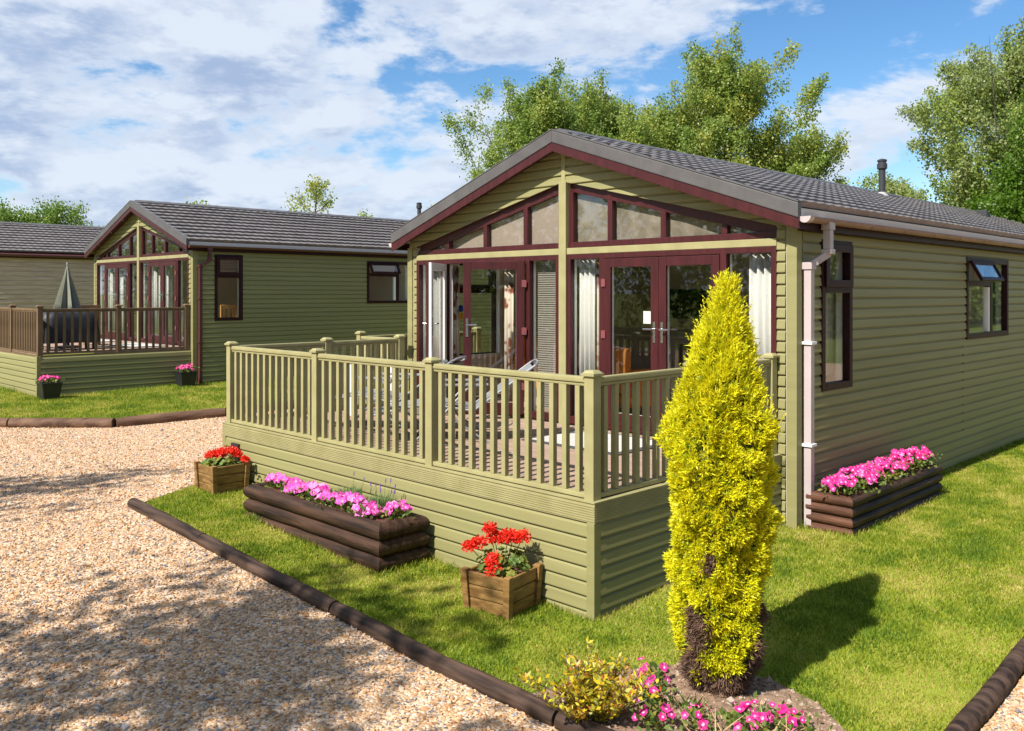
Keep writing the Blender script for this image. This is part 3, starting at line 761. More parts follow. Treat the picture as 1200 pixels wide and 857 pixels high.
# weathered timber lodge at the far left -----------------------------------
def timber_lodge():
    X0, Y0, Z0 = 7.4, 31.2, .50
    root = empty('timber_lodge', (X0, Y0, Z0), 'silvery brown timber clad lodge at the far left edge', 'lodge')
    b = MB(); siding(b, SD, 0, LL, .0, 3.24, zref=.03, pitch=.15); siding(b, lambda a, d, z: (a, LW+d, z), 0, LL, 0, 3.24, pitch=.15)
    siding(b, FR, 0, LW, 0, 3.24, pitch=.15); siding(b, lambda a, d, z: (LL+d, a, z), 0, LW, 0, 3.24, pitch=.15)
    b.build('wall', M['timber3'], root, fixn=False)
    b = MB(); b.box(0.01, LL-.01, .01, LW-.01, 0, 3.22)
    b.prism([(0, 3.22), (LW, 3.22), (YC, RZ-.1)], FR, -.1, -.01); b.prism([(0, 3.22), (LW, 3.22), (YC, RZ-.1)], FR, -LL+.01, -LL+.1)
    b.build('wall_lining', M['timber3'], root)
    share(SHARED['roof'], root)
    b = MB()
    P_ = [(-EOH, EZ-.02), (YC, RZ-.02), (LW+EOH, EZ-.02), (LW+EOH, EZ-.20), (YC, RZ-.20), (-EOH, EZ-.20)]
    b.prism(P_, lambda a, d, z: (d, a, z), -ROH+.06, LL+.25); b.build('roof_deck', M['burgdark'], root)
    b = MB()
    for sgn in (1, -1): b.prism([(YC, RZ+.075), (YC+sgn*.15, RZ+.01), (YC+sgn*.15, RZ-.02), (YC, RZ+.05)], lambda a, d, z: (d, a, z), -ROH, LL+.3)
    b.build('ridge_cap', M['verge'], root)
    b = MB(); b.tube([(-ROH+.06, -EOH-.06, EZ-.11), (LL+.2, -EOH-.06, EZ-.11)], .055, 12); b.build('gutter', M['pipe_brown'], root, smooth=True)
timber_lodge()

# ------------------------------------------------------------------ decks
CAPP = None
def balustrade(root, p, q, zf, wood, nb, post_end=(True, True), top=.945):
    """rails between two post centres; balusters are sub-parts"""
    p = Vector((*p, 0)); q = Vector((*q, 0)); d = (q-p); ln = d.length; u = d/ln; n_ = Vector((-u.y, u.x, 0))
    rb = MB()
    def bar(s0, s1, w, z0, z1):
        c = [p+u*s0-n_*w/2, p+u*s1-n_*w/2, p+u*s1+n_*w/2, p+u*s0+n_*w/2]
        rb.add([(*v.xy, z0) for v in c]+[(*v.xy, z1) for v in c], [(0,3,2,1),(4,5,6,7),(0,1,5,4),(1,2,6,5),(2,3,7,6),(3,0,4,7)])
    e = .046
    bar(e, ln-e, .068, zf+top-.045, zf+top); bar(e, ln-e, .045, zf+top-.072, zf+top-.046)
    ro = rb.build('handrail', wood, root, bevel=.012)
    rb = MB(); bar(e, ln-e, .062, zf+.012, zf+.05); rb.build('bottom_rail', wood, root, bevel=.008)
    for i in range(nb):
        s = ln*(i+1)/(nb+1); c = p+u*s
        key = ('bal', wood.name, round(u.x, 2), top)
        def mk():
            b = MB(); t = .023
            b.box(-t, t, -t, t, zf*0+.051, top-.073)
            return b.build('baluster', wood, ro, bevel=.004)
        o = shared(key, ro, mk); o.location = (c.x, c.y, zf)
    return ro
def post(root, x, y, z0, z1, wood, s=.046):
    b = MB(); b.box(x-s, x+s, y-s, y+s, z0, z1-.045); po = b.build('post', wood, root, bevel=.005)
    c = MB(); h = s+.018
    c.box(x-h, x+h, y-h, y+h, z1-.044, z1-.022)
    c.add([(x-h*.9, y-h*.9, z1-.0215), (x+h*.9, y-h*.9, z1-.0215), (x+h*.9, y+h*.9, z1-.0215), (x-h*.9, y+h*.9, z1-.0215), (x-h*.55, y-h*.55, z1), (x+h*.55, y-h*.55, z1), (x+h*.55, y+h*.55, z1), (x-h*.55, y+h*.55, z1)],
          [(0,3,2,1),(4,5,6,7),(0,1,5,4),(1,2,6,5),(2,3,7,6),(3,0,4,7)])
    c.build('post_cap', wood, po, bevel=.003)
    return po
def deck_boards(b, x0, x1, y0, y1, z):
    w = .144; x = x0
    while x < x1-.01:
        xe = min(x+w-.006, x1)
        b.box(x, xe, y0, y1, z-.03, z)
        k = x+.012                           # raised ribs of the grooved boards
        while k < xe-.01: b.box(k, k+.008, y0+.002, y1-.002, z+.0002, z+.004); k += .0165
        x += w
def grooved(b, fn, a0, a1, z0, z1):
    pbox(b, fn, a0, a1, 0, .020, z0, z1); k = z0+.012
    while k < z1-.012: pbox(b, fn, a0+.001, a1-.001, .0202, .025, k, k+.010); k += .018

def deck_near():
    X0, X1, Y0, Y1 = 5.17, 8.02, 4.29, 10.16
    root = empty('timber_deck', (0, 0, 0), 'raised deck with pale green balusters in front of the nearest lodge', 'deck', 'decks')
    root.location = (X0, Y0, 0); off = (-X0, -Y0, 0)
    class Rt: pass
    F = lambda a, d, z: (X0-d-X0, a-Y0, z)
    S = lambda a, d, z: (a-X0, -d, z)
    Lf = lambda a, d, z: (a-X0, Y1+d-Y0, z)
    sg, sw = M['sage'], M['sage_wood']
    lo = -.06
    b = MB(); siding(b, F, Y0+.05, Y1-.05, lo, .755, zref=.755-7*.112, pitch=.112); b.build('skirt', sg, root, fixn=False)
    b = MB(); siding(b, S, X0+.05, X1, lo, .755, zref=.755-7*.112, pitch=.112); b.build('skirt', sg, root, fixn=False)
    b = MB(); siding(b, Lf, X0+.05, X1, lo, .755, zref=.755-7*.112, pitch=.112); b.build('skirt', sg, root, fixn=False)
    b = MB(); pbox(b, F, Y0+.03, Y1-.03, -.05, -.001, lo, .90); pbox(b, S, X0+.001, X1, -.05, -.001, lo, .90); pbox(b, Lf, X0+.03, X1, -.05, -.001, lo, .90); b.build('skirt_lining', M['brownwood'], root)
    b = MB(); grooved(b, F, Y0-.024, Y1+.024, .757, .905); b.build('fascia_board', sw, root)
    b = MB(); grooved(b, S, X0+.003, X1, .757, .905); b.build('fascia_board', sw, root)
    b = MB(); grooved(b, Lf, X0+.003, X1, .757, .905); b.build('fascia_board', sw, root)
    for (ya, yb) in ((-.022, .055), (Y1-Y0-.055, Y1-Y0+.022)):
        b = MB(); b.box(-.024, .055, ya, yb, lo, .755); b.build('corner_board', sg, root, bevel=.005)
    b = MB(); deck_boards(b, .03, X1-X0, .03, Y1-Y0-.03, .91); b.build('deck_boards', M['deck'], root)
    for e_ in ((-.028, .0295, -.028, Y1-Y0+.028), (.0305, X1-X0, -.028, .0295), (.0305, X1-X0, Y1-Y0-.0295, Y1-Y0+.028)):
        b = MB(); b.box(*e_, .907, .9165); b.build('deck_edge', sw, root)
    b = MB(); b.box(-.05, -.019, Y1-Y0-.42, Y1-Y0-.24, .46, .70); b.build('vent_grille', M['black'], root, bevel=.005)
    px_, py0, py1 = .055, .06, Y1-Y0-.06
    ys = [py0, py0+(py1-py0)/3, py0+2*(py1-py0)/3, py1]
    for y in ys: post(root, px_, y, .913, .91+1.0, sw)
    for a, c in zip(ys, ys[1:]): balustrade(root, (px_, a), (px_, c), .912, sw, 13)
    xr = X1-X0
    for x in (xr/2, xr-.06): post(root, x, py0, .913, 1.91, sw)
    balustrade(root, (px_, py0), (xr/2, py0), .912, sw, 9); balustrade(root, (xr/2, py0), (xr-.06, py0), .912, sw, 9)
    for x in (xr/2, xr-.2): post(root, x, py1, .913, 1.91, sw)
    balustrade(root, (px_, py1), (xr/2, py1), .912, sw, 9); balustrade(root, (xr/2, py1), (xr-.2, py1), .912, sw, 8)
    # narrow side walkway round the far corner
    ox, oy = xr-.2, Y1-Y0+.90
    b = MB(); deck_boards(b, xr-.24, xr+2.4, Y1-Y0+.03, oy+.06, .905); b.build('walkway_boards', M['deck'], root)
    b = MB(); siding(b, lambda a, d, z: (xr-.25-d, a, z), Y1-Y0+.03, oy+.06, lo, .88); b.build('skirt', sg, root, fixn=False)
    post(root, ox, oy, .906, 1.93, sw); post(root, ox+2.4, oy, .906, 1.93, sw)
    balustrade(root, (ox, py1), (ox, oy), .912, sw, 6); balustrade(root, (ox, oy), (ox+2.4, oy), .912, sw, 16)
    return root
deck_near()
def deck_far():
    X0, X1, Y0, Y1 = 5.85, 9.07, 19.48, 26.6; Z = .30
    root = empty('timber_deck', (X0, Y0, Z), 'raised deck with dark brown balusters and green skirt, in front of the farther lodge', 'deck', 'decks')
    F = lambda a, d, z: (-d, a, z); S = lambda a, d, z: (a, -d, z)
    sg, bw = M['sage'], M['brownwood']; W_ = Y1-Y0; D_ = X1-X0; lo = -.15
    b = MB(); siding(b, F, .05, W_, lo, .90, zref=.9-9*.115, pitch=.115); b.build('skirt', sg, root, fixn=False)
    b = MB(); siding(b, S, .05, D_, lo, .90, zref=.9-9*.115, pitch=.115); b.build('skirt', sg, root, fixn=False)
    b = MB(); pbox(b, F, 0, W_, -.05, -.001, lo, .93); pbox(b, S, 0.001, D_, -.05, -.001, lo, .93); b.build('skirt_lining', bw, root)
    b = MB(); b.box(-.024, .055, -.022, .055, lo, .92); b.build('corner_board', sg, root, bevel=.005)
    b = MB(); deck_boards(b, .03, D_, .03, W_, .97); b.build('deck_boards', M['deck'], root)
    px_, py0 = .055, .06
    ys = [py0, 1.85, 3.65, 5.4, 7.0]
    for y in ys: post(root, px_, y, .90, 1.96, bw, .05)
    for a, c in zip(ys, ys[1:]): balustrade(root, (px_, a), (px_, c), .94, bw, 15)
    for x in (D_/2+.02, D_-.07): post(root, x, py0, .90, 1.96, bw, .05)
    balustrade(root, (px_, py0), (D_/2+.02, py0), .94, bw, 9); balustrade(root, (D_/2+.02, py0), (D_-.07, py0), .94, bw, 9)
    return root
deck_far()

# ------------------------------------------------------------------ curtains, blinds and rooms
def curtain(x, y0, y1, z0, z1, m, label, waves=5, depth=.035):
    n = waves*8; vs = []; fs = []
    for i in range(n+1):
        f = i/n; y = y0+(y1-y0)*f; xx = depth*math.sin(f*waves*2*math.pi)+.006*math.sin(f*37)
        vs += [(x+xx, y, z0), (x+xx*.8, y, z1)]
    for i in range(n): fs.append((2*i, 2*i+2, 2*i+3, 2*i+1))
    b = MB(); b.add(vs, fs)
    o = b.build('curtain', m, smooth=True); sm = o.modifiers.new('thickness', 'SOLIDIFY'); sm.thickness = .004
    return tag(o, label, 'curtain')
curtain(8.20, 6.80, 7.02, .95, 2.9, M['curtain'], 'white curtain at the left of the closed glazed doors of the nearest lodge', 3)
curtain(8.25, 6.66, 6.79, .95, 2.9, M['patterned'], 'brown flowered curtain beside the closed glazed doors of the nearest lodge', 2)
curtain(8.20, 4.38, 4.72, .95, 2.9, M['curtain'], 'white curtain at the right end of the nearest lodge front, behind the golden conifer', 4)
curtain(8.22, 9.42, 9.85, .95, 2.9, M['curtain'], 'white curtain behind the narrow left end pane of the nearest lodge', 4)
curtain(8.34, 9.44, 9.57, .95, 2.88, M['patterned'], 'brown flowered curtain hanging inside the open doorway, left side', 2)
curtain(8.34, 8.32, 8.47, .95, 2.88, M['patterned'], 'brown flowered curtain hanging inside the open doorway, right side', 2)
def side_curtain(x0, x1, y, z0, z1, label, m='curtain', waves=5):
    n = waves*8; vs = []
    for i in range(n+1):
        x = x0+(x1-x0)*i/n; yy = y+.022*math.sin(i/n*waves*2*math.pi); vs += [(x, yy, z0), (x, yy, z1)]
    b = MB(); b.add(vs, [(2*i, 2*i+2, 2*i+3, 2*i+1) for i in range(n)])
    o = b.build('curtain', M[m], smooth=True); q = o.modifiers.new('thickness', 'SOLIDIFY'); q.thickness = .004
    tag(o, label, 'curtain')
side_curtain(8.80, 9.30, 4.34, 1.62, 3.02, 'white curtain inside the tall side window of the nearest lodge', waves=4)
side_curtain(12.85, 13.75, 4.34, 2.25, 2.98, 'white half curtain inside the wide side window with the open top light')
def slat_blind(x, y0, y1, z0, z1, label, p=.028):
    b = MB(); z = z0
    while z < z1:
        b.add([(x, y0, z), (x, y1, z), (x+.014, y1, z+.024), (x+.014, y0, z+.024)], [(0, 1, 2, 3)]); z += p
    b.box(x, x+.05, y0, y1, z1, z1+.05)
    tag(b.build('venetian_blind', M['blind_white'], fixn=False), label, 'blind')
M['blind_white'] = mat('pale_slat', (.20, .18, .15), None, rough=.6)
slat_blind(8.16, 7.22, 7.70, 1.05, 2.86, 'pale slatted blind behind the pane between open door and centre post')
def upper_blind(x, y0, y1, loc_y, z_off, label, m='blind'):
    b = MB(); w = lambda a: wt(a)-.05+z_off
    b.prism([(y0, UBOT+z_off+.02), (y1, UBOT+z_off+.02), (y1, w(y1)), (y0, w(y0))], lambda a, d, z: (x+d, loc_y+a, z), 0, .012)
    tag(b.build('gable_blind', M[m], None), label, 'blind')
upper_blind(8.16, 3.10, 5.82, 4.13, 0, 'beige blind behind the left upper gable windows of the nearest lodge')
upper_blind(8.165, .22, 2.93, 4.13, 0, 'brownish blind with tree reflections painted in, behind the right upper gable windows of the nearest lodge', 'blind_reflect')
for a0, a1, lb in ((.26, .75, 'white curtain behind the rightmost front pane of the farther lodge'), (1.60, 2.30, 'white curtain behind the left leaf of the right hand doors of the farther lodge'),
                   (2.46, 2.90, 'white curtain right of the centre post of the farther lodge'), (4.46, 5.15, 'white curtain behind the left leaf of the left hand doors of the farther lodge'),
                   (5.30, 5.78, 'white curtain behind the leftmost front pane of the farther lodge')):
    if a0 == .26: continue
    curtain(9.1+.2, 19.4+a0, 19.4+a1, 1.32, 3.25, M['curtain'], lb, 5)

def armchair(name, label, loc, rz, m, group=None):
    r = empty(name, loc, label, 'armchair', group, rz)
    b = MB(); b.box(-.36, .36, -.34, .30, .12, .30); b.build('base', m, r, bevel=.03)
    b = MB(); b.box(-.26, .26, -.36, .22, .301, .45); b.build('seat', m, r, bevel=.05)
    b = MB(); b.box(-.36, .36, .22, .40, .301, .88); b.build('backrest', m, r, bevel=.06)
    for s in (-1, 1):
        b = MB(); b.box(s*.27, s*.40, -.36, .22, .13, .60); b.build('armrest', m, r, bevel=.04)
        for y in (-.28, .30):
            b = MB(); b.tube([(s*.30, y, 0), (s*.29, y, .125)], [.018, .024], 8); b.build('leg', M['burgdark'], r)
    return r
a1_ = armchair('armchair', 'orange armchair seen through the closed glazed doors of the nearest lodge', (9.2, 7.10, .935), R(80), M['orange'], 'orange armchairs')
copy_thing(a1_, (9.9, 9.35, .935), R(-30), 'orange armchair farther left, seen low behind the slatted blind', 'orange armchairs')
b = MB(); b.box(14.17, 14.22, 9.0-.1, 9.9, 2.02, 2.58); tv = b.build('television', M['black'], bevel=.006); tag(tv, 'black flat television on the lounge wall of the nearest lodge', 'television')
b = MB(); b.box(14.162, 14.169, 8.92, 9.88, 2.045, 2.565); b.build('screen', M['screen'], tv)
# place the set on a chimney breast that stands out from the partition
fp = empty('fireplace', (13.2, 9.3, .935), 'pale fireplace surround below the television', 'fireplace')
b = MB(); b.box(1.03, 1.045, -.7, .75, 0, 2.6); b.build('chimney_breast', M['cream'], fp)
b = MB(); b.box(.82, 1.028, -.55, -.32, 0, .80); b.box(.82, 1.028, .32, .55, 0, .80); b.box(.82, 1.028, -.32, .32, .6, .80); b.build('surround', M['white'], fp, bevel=.01)
b = MB(); b.box(.76, 1.028, -.65, .65, .801, .85); b.build('mantel', M['white'], fp, bevel=.008)
b = MB(); b.box(.95, 1.028, -.319, .319, .0, .599); b.build('hearth_opening', M['black'], fp)
# round blue and yellow safety notice on the inner side wall
sg_ = empty('safety_notice', (8.93, 10.04, 2.27), 'round blue sign above a yellow sign inside the open doorway', 'sign')
b = MB(); b.tube([(0, -.012, .0), (0, 0, .0)], .055, 24); b.build('blue_disc', M['blue'], sg_, smooth=True)
b = MB(); b.prism([(-.05, -.16), (.05, -.16), (.05, -.07), (-.05, -.07)], lambda a, d, z: (a, d, z), -.010, 0); b.build('yellow_plate', M['yellow'], sg_)
# pine chair inside the farther lodge's tall window
def pine_chair():
    r = empty('dining_chair', (10.15, 19.95, 1.30), 'orange pine slatted chair seen through the tall window of the farther lodge', 'chair', None, R(180))
    for x in (-.2, .2):
        for y, h in ((-.2, .44), (.2, .92)):
            b = MB(); b.box(x-.02, x+.02, y-.02, y+.02, 0, h); b.build('leg', M['pine'], r, bevel=.005)
    b = MB(); b.box(-.22, .22, -.22, .178, .441, .475); b.build('seat', M['pine'], r, bevel=.008)
    b = MB()
    for x in (-.12, 0, .12): b.box(x-.03, x+.03, .19, .21, .50, .82)
    b.box(-.178, .178, .185, .215, .821, .93); b.build('backrest', M['pine'], r, bevel=.006)
pine_chair()

# ------------------------------------------------------------------ furniture on the decks
def mat_thing(x0, x1, y0, y1, z, label):
    r = empty('door_mat', (x0, y0, z), label, 'mat', 'door mats')
    b = MB(); b.box(0, x1-x0, 0, y1-y0, 0, .012); b.build('mat_edge', M['matedge'], r, bevel=.003)
    b = MB(); e = .07; b.box(e, x1-x0-e, e, y1-y0-e, .0125, .018); b.build('mat_pile', M['mat_'], r)
mat_thing(6.80, 7.80, 5.35, 6.66, .9145, 'pale door mat with dark edge before the closed doors of the nearest lodge')
mat_thing(8.0, 8.85, 20.1, 22.0, .30+.9745, 'pale mat on the brown railed deck before its right hand doors')
mat_thing(8.0, 8.85, 22.9, 24.6, .30+.9745, 'pale mat on the brown railed deck before its left hand doors')
def table():
    r = empty('garden_table', (7.05, 9.15, .914), 'square glass topped garden table with white metal legs on the near deck', 'table')
    b = MB(); b.box(-.47, .47, -.47, .47, .725, .733); b.build('tabletop', GLT, r)
    b = MB()
    for s in (-1, 1):
        b.box(-.45, .45, s*.45-.018, s*.45+.018, .69, .722); b.box(s*.45-.018, s*.45+.018, -.43, .43, .69, .722)
    b.build('table_frame', M['white'], r)
    for sx in (-1, 1):
        for sy in (-1, 1):
            b = MB(); b.tube([(sx*.43, sy*.43, 0), (sx*.43, sy*.43, .689)], .018, 10); b.build('leg', M['white'], r, smooth=True)
table()
def recliner(loc, rz, label):
    r = empty('folding_recliner', loc, label, 'recliner', 'folding recliners', rz)
    def strip(name, p, q, w, t=.012):
        p = Vector(p); q = Vector(q); b = MB(); n_ = (q-p).normalized().cross(Vector((0, 1, 0)))
        c = []
        for s in (0, 1):
            for k in range(7):
                f = k/6; sag = -.025*math.sin(math.pi*f)
                m_ = p.lerp(q, f)-n_*(sag+s*t)
                c += [(m_.x, -w/2, m_.z), (m_.x, w/2, m_.z)]
        fs = [(2*k, 2*k+1, 2*k+3, 2*k+2) for k in range(6)]+[(14+2*k, 14+2*k+2, 14+2*k+3, 14+2*k+1) for k in range(6)]+[(2*k, 2*k+2, 14+2*k+2, 14+2*k) for k in range(6)]+[(2*k+1, 14+2*k+1, 14+2*k+3, 2*k+3) for k in range(6)]
        b.add(c, fs); b.build(name, M['mesh'], r, smooth=True)
    strip('seat', (-.02, 0, .42), (.45, 0, .36), .50); strip('backrest', (.48, 0, .34), (1.10, 0, .80), .50); strip('footrest', (-.62, 0, .30), (-.05, 0, .42), .48)
    for s in (-1, 1):
        y = s*.27
        b = MB(); b.tube([(-.64, y, .29), (-.03, y, .42), (.46, y, .34), (1.12, y, .82)], .013, 8); b.build('side_rail', M['alu'], r, smooth=True)
        b = MB(); b.tube([(-.18, y, .0), (.12, y, .28), (.42, y, .60), (.62, y, .62)], .013, 8); b.build('leg', M['alu'], r, smooth=True)
        b = MB(); b.tube([(.62, y*.96, .0), (.30, y*.96, .22), (.02, y*.96, .60)], .013, 8); b.build('leg', M['alu'], r, smooth=True)
        b = MB(); b.box(.0, .55, y-.025, y+.025, .605, .63); b.build('armrest', M['alu'], r, bevel=.008)
    b = MB(); b.tube([(1.12, -.27, .82), (1.16, -.15, .85), (1.16, .15, .85), (1.12, .27, .82)], .013, 8); b.build('head_bar', M['alu'], r, smooth=True)
    return r
rc = recliner((6.15, 7.40, .914), R(-42), 'grey folding recliner with footrest on the near deck, closest to the door mat')
copy_thing(rc, (6.15, 8.55, .914), R(-60), 'grey folding recliner tucked beside the glass table on the near deck', 'folding recliners')
def parasol():
    r = empty('parasol', (6.95, 21.1, 1.27), 'closed grey green parasol on the brown railed deck', 'parasol')
    b = MB(); b.lathe([(.25, 0), (.25, .05), (.05, .07), (.04, .25)], 20); b.build('base', M['black'], r, smooth=True)
    b = MB(); b.tube([(0, 0, .2), (0, 0, 1.85)], .02, 10); b.build('pole', M['alu'], r, smooth=True)
    vs = []; fs = []; n = 32
    prof = [(1.86, .012), (1.82, .025), (1.6, .07), (1.3, .135), (1.0, .20), (.78, .25)]
    for z, rr in prof:
        for k in range(n):
            w = 2*math.pi*k/n; q = rr*(1+.33*math.cos(8*w)*min(1, (1.95-z)*1.6)); vs.append((q*math.cos(w), q*math.sin(w), z+.03*math.cos(8*w+1)*(1.93-z)))
    for i in range(len(prof)-1):
        for k in range(n): fs.append((i*n+k, i*n+(k+1) % n, (i+1)*n+(k+1) % n, (i+1)*n+k))
    b = MB(); b.add(vs, fs); c = b.build('canopy', M['canvas'], r, smooth=True); q = c.modifiers.new('thickness', 'SOLIDIFY'); q.thickness = .006
    b = MB(); b.lathe([(.02, 1.86), (.022, 1.90), (.008, 1.93)], 12); b.build('finial', M['alu'], r, smooth=True)
parasol()
def barbecue():
    r = empty('covered_barbecue', (6.75, 20.45, 1.274), 'barbecue under a black cover behind the brown balusters', 'barbecue')
    b = MB(); pr = [(0, .12), (.05, .72), (.14, .86), (.3, .9)]
    vs = []; fs = []; n = 24
    for k, (i_, z) in enumerate(((.0, .16), (.02, .40), (.03, .68), (.10, .80), (.22, .85))):
        for j in range(n):
            w = 2*math.pi*j/n; c, s_ = math.cos(w), math.sin(w)
            ex = (abs(c)**.35)*math.copysign(1, c)*(.60-i_); ey = (abs(s_)**.35)*math.copysign(1, s_)*(.34-i_*.7)
            vs.append((ex+.02*math.sin(5*w+z*9), ey+.02*math.sin(7*w), z))
    for i in range(4):
        for j in range(n): fs.append((i*n+j, i*n+(j+1) % n, (i+1)*n+(j+1) % n, (i+1)*n+j))
    fs.append(tuple(range(4*n, 5*n))); b.add(vs, fs); b.build('cover', M['coverblk'], r, smooth=True)
    for x in (-.45, .45):
        for y in (-.22, .22):
            b = MB(); b.tube([(x, y, 0), (x, y, .2)], .025, 8); b.build('leg', M['black'], r)
barbecue()
def wood_chair(loc, rz, label):
    r = empty('garden_chair', loc, label, 'chair', None, rz); M['pine'] = M['brownwood2']
    for x in (-.26, .26):
        for y, h in ((-.24, .62), (.24, .95)):
            b = MB(); b.box(x-.028, x+.028, y-.028, y+.028, 0, h); b.build('leg', M['pine'], r, bevel=.005)
        b = MB(); b.box(x-.04, x+.04, -.28, .21, .621, .645); b.build('armrest', M['pine'], r, bevel=.006)
    b = MB()
    for k in range(5): b.box(-.23, .23, -.25+k*.09, -.18+k*.09, .40, .425)
    b.build('seat', M['pine'], r)
    b = MB()
    for k in range(5): b.box(-.2+k*.1-.025, -.2+k*.1+.025, .225, .255, .46, .86)
    b.box(-.23, .23, .22, .26, .861, .95); b.build('backrest', M['pine'], r)
wood_chair((7.55, 21.9, 1.274), R(200), 'brown wooden garden chair on the brown railed deck, beside the covered barbecue')

# ------------------------------------------------------------------ planters and flowers
def petunia(name, loc, label, rx, ry, nf, h, seed, pm, group=None, cat='flowers', nl=None, fs=.030):
    q = np.random.default_rng(seed)
    r = empty(name, loc, label, cat, group)
    n = nl or nf*9
    C = np.column_stack([q.normal(0, rx*.55, n), q.normal(0, ry*.55, n), q.uniform(0, h*.8, n)])
    D = np.column_stack([q.normal(0, .7, n), q.normal(0, .7, n), q.uniform(.1, .9, n)])
    faces_mesh('leaves', leaf_quads(C, D, q.uniform(.03, .06, n), q.uniform(.018, .032, n), q), [M['leaf'], M['leafy']], r, (q.random(n) < .25).astype(int))
    fb = MB(); thr = []
    for i in range(nf):
        a = q.uniform(0, 2*math.pi); rr = math.sqrt(q.random())
        c = Vector((rr*rx*math.cos(a), rr*ry*math.sin(a), h*(.55+.55*math.sqrt(max(0, 1-rr*rr)))+q.normal(0, .014)))
        nrm = Vector((math.cos(a)*rr*.7-.35+q.normal(0, .3), math.sin(a)*rr*.7-.25+q.normal(0, .3), .75)).normalized()
        t1 = nrm.orthogonal().normalized(); t2 = nrm.cross(t1); R_ = fs*q.uniform(.75, 1.25); w0 = q.uniform(0, 6.28)
        vs = [c-nrm*R_*.45]; m_ = 15
        for k in range(m_):
            w = w0+2*math.pi*k/m_; rad = R_*(1+.16*math.cos(5*(w-w0)))*q.uniform(.92, 1.08); vs.append(c+(t1*math.cos(w)+t2*math.sin(w))*rad+nrm*(R_*.12*math.cos(10*(w-w0))+q.normal(0, .1)*R_))
        inner = len(vs)
        for k in range(m_):
            w = w0+2*math.pi*k/m_; vs.append(c+(t1*math.cos(w)+t2*math.sin(w))*R_*.35-nrm*R_*.08)
        fb.add(vs, [(inner+k, 1+k, 1+(k+1) % m_, inner+(k+1) % m_) for k in range(m_)]+[(0, inner+k, inner+(k+1) % m_) for k in range(m_)])
        thr += [int(q.choice([0, 2, 3], p=([.86, .03, .11] if pm is M['petal2'] else [.74, .14, .12])))]*m_+[1]*m_
    fo = fb.build('blooms', [pm, M['throat'], M['petalpale'], M['petalfade']], r, fixn=False); fo.data.polygons.foreach_set('material_index', thr)
    return r
def lavender(loc, label, seed, spikes):
    q = np.random.default_rng(seed); r = empty('lavender_plant', loc, label, 'plant', 'lavender plants')
    n = 420; a = q.uniform(0, 6.28, n); rr = .10*np.sqrt(q.random(n))
    C = np.column_stack([rr*np.cos(a), rr*np.sin(a), q.uniform(0, .06, n)])
    D = np.column_stack([np.cos(a)*rr*6, np.sin(a)*rr*6, np.ones(n)])+q.normal(0, .25, (n, 3))
    faces_mesh('foliage', leaf_quads(C, D, q.uniform(.07, .15, n), .008, q), M['lav'], r)
    b = MB(); fl = MB()
    for i in range(spikes):
        x, y = q.normal(0, .06, 2); t = (x*1.8, y*1.8, q.uniform(.2, .3)); b.tube([(x, y, .03), t], .002, 5); fl.tube([t, (t[0]*1.05, t[1]*1.05, t[2]+.035)], [.007, .004], 6)
    b.build('stems', M['stem'], r); fl.build('flower_spikes', M['lavf'], r)

def log_box(loc, L_, D_, nl, dia, label, mlong, mend):
    """box of stacked half-round logs; long sides run along local y"""
    r = empty('log_planter', loc, label, 'planter', 'log planters')
    rad = dia/2
    def logm(name, p, q, m_, seed, fix):
        rr = random.Random(seed); p = Vector(p); q = Vector(q); pts = []; rs = []
        for k in range(11):
            f = k/10; pts.append(p.lerp(q, f)+Vector((rr.uniform(-.003, .003), rr.uniform(-.003, .003), rr.uniform(-.002, .002)))); rs.append(rad*1.03*(1+rr.uniform(-.025, .025)))
        b = MB(); b.tube(pts, rs, 18); n = len(b.v)
        for i in list(range(18))+list(range(n-18, n)): b.v[i] = fix(b.v[i], i < 18)      # mitred ends
        return b.build(name, m_, r, smooth=True)
    for k in range(nl):
        z = rad*.94+k*dia*.97; dx = rad+(.012 if k == nl-1 else .0)*0
        for s in (0, 1):
            fx_ = (lambda v, a, s=s: (v[0], (v[0] if not s else D_-v[0])+.001 if a else L_-(v[0] if not s else D_-v[0])-.001, v[2]))
            fy_ = (lambda v, a, s=s: ((v[1] if not s else L_-v[1])+.001 if a else D_-(v[1] if not s else L_-v[1])-.001, v[1], v[2]))
            logm('side_log', (rad+s*(D_-dia), .0, z), (rad+s*(D_-dia), L_, z), mlong, 10*k+s, fx_)
            logm('end_log', (0, rad+s*(L_-dia), z), (D_, rad+s*(L_-dia), z), mend, 100+10*k+s, fy_)
    b = MB(); b.box(dia*.6, D_-dia*.6, dia*.6, L_-dia*.6, dia*.3, dia*nl*.97-.035); b.build('soil', M['barksoil'], r)
    return r
p1z = g(4.8, 7.3)-.02
lb1 = log_box((4.53, 6.14, p1z-.02), 2.36, .56, 3, .145, 'long dark brown log planter against the near deck skirt, three logs high', M['log'], M['log'])
for i, (x, y, rx, ry, nf, sc) in enumerate(((4.78, 8.22, .13, .20, 26, .1), (4.78, 7.87, .13, .19, 24, .1), (4.76, 7.52, .13, .20, 28, .1), (4.74, 7.18, .12, .18, 18, .09), (4.77, 6.90, .14, .17, 24, .12), (4.72, 6.60, .12, .15, 20, .09), (4.86, 6.34, .12, .12, 18, .12))):
    petunia('petunia_plant', (x, y, p1z+.375), ('leftmost', 'second from left', 'third from left', 'fourth from left', 'fifth from left', 'sixth from left', 'rightmost')[i]+' pale pink petunia clump in the long planter by the deck', rx, ry, nf, sc, 40+i, M['petal'], 'petunias in the long deck planter', fs=.036)
lavender((4.90, 7.12, p1z+.37), 'green lavender tuft in the middle of the long deck planter', 5, 2)
lavender((4.90, 6.62, p1z+.37), 'lavender tuft with purple spikes near the right end of the deck planter', 6, 9)
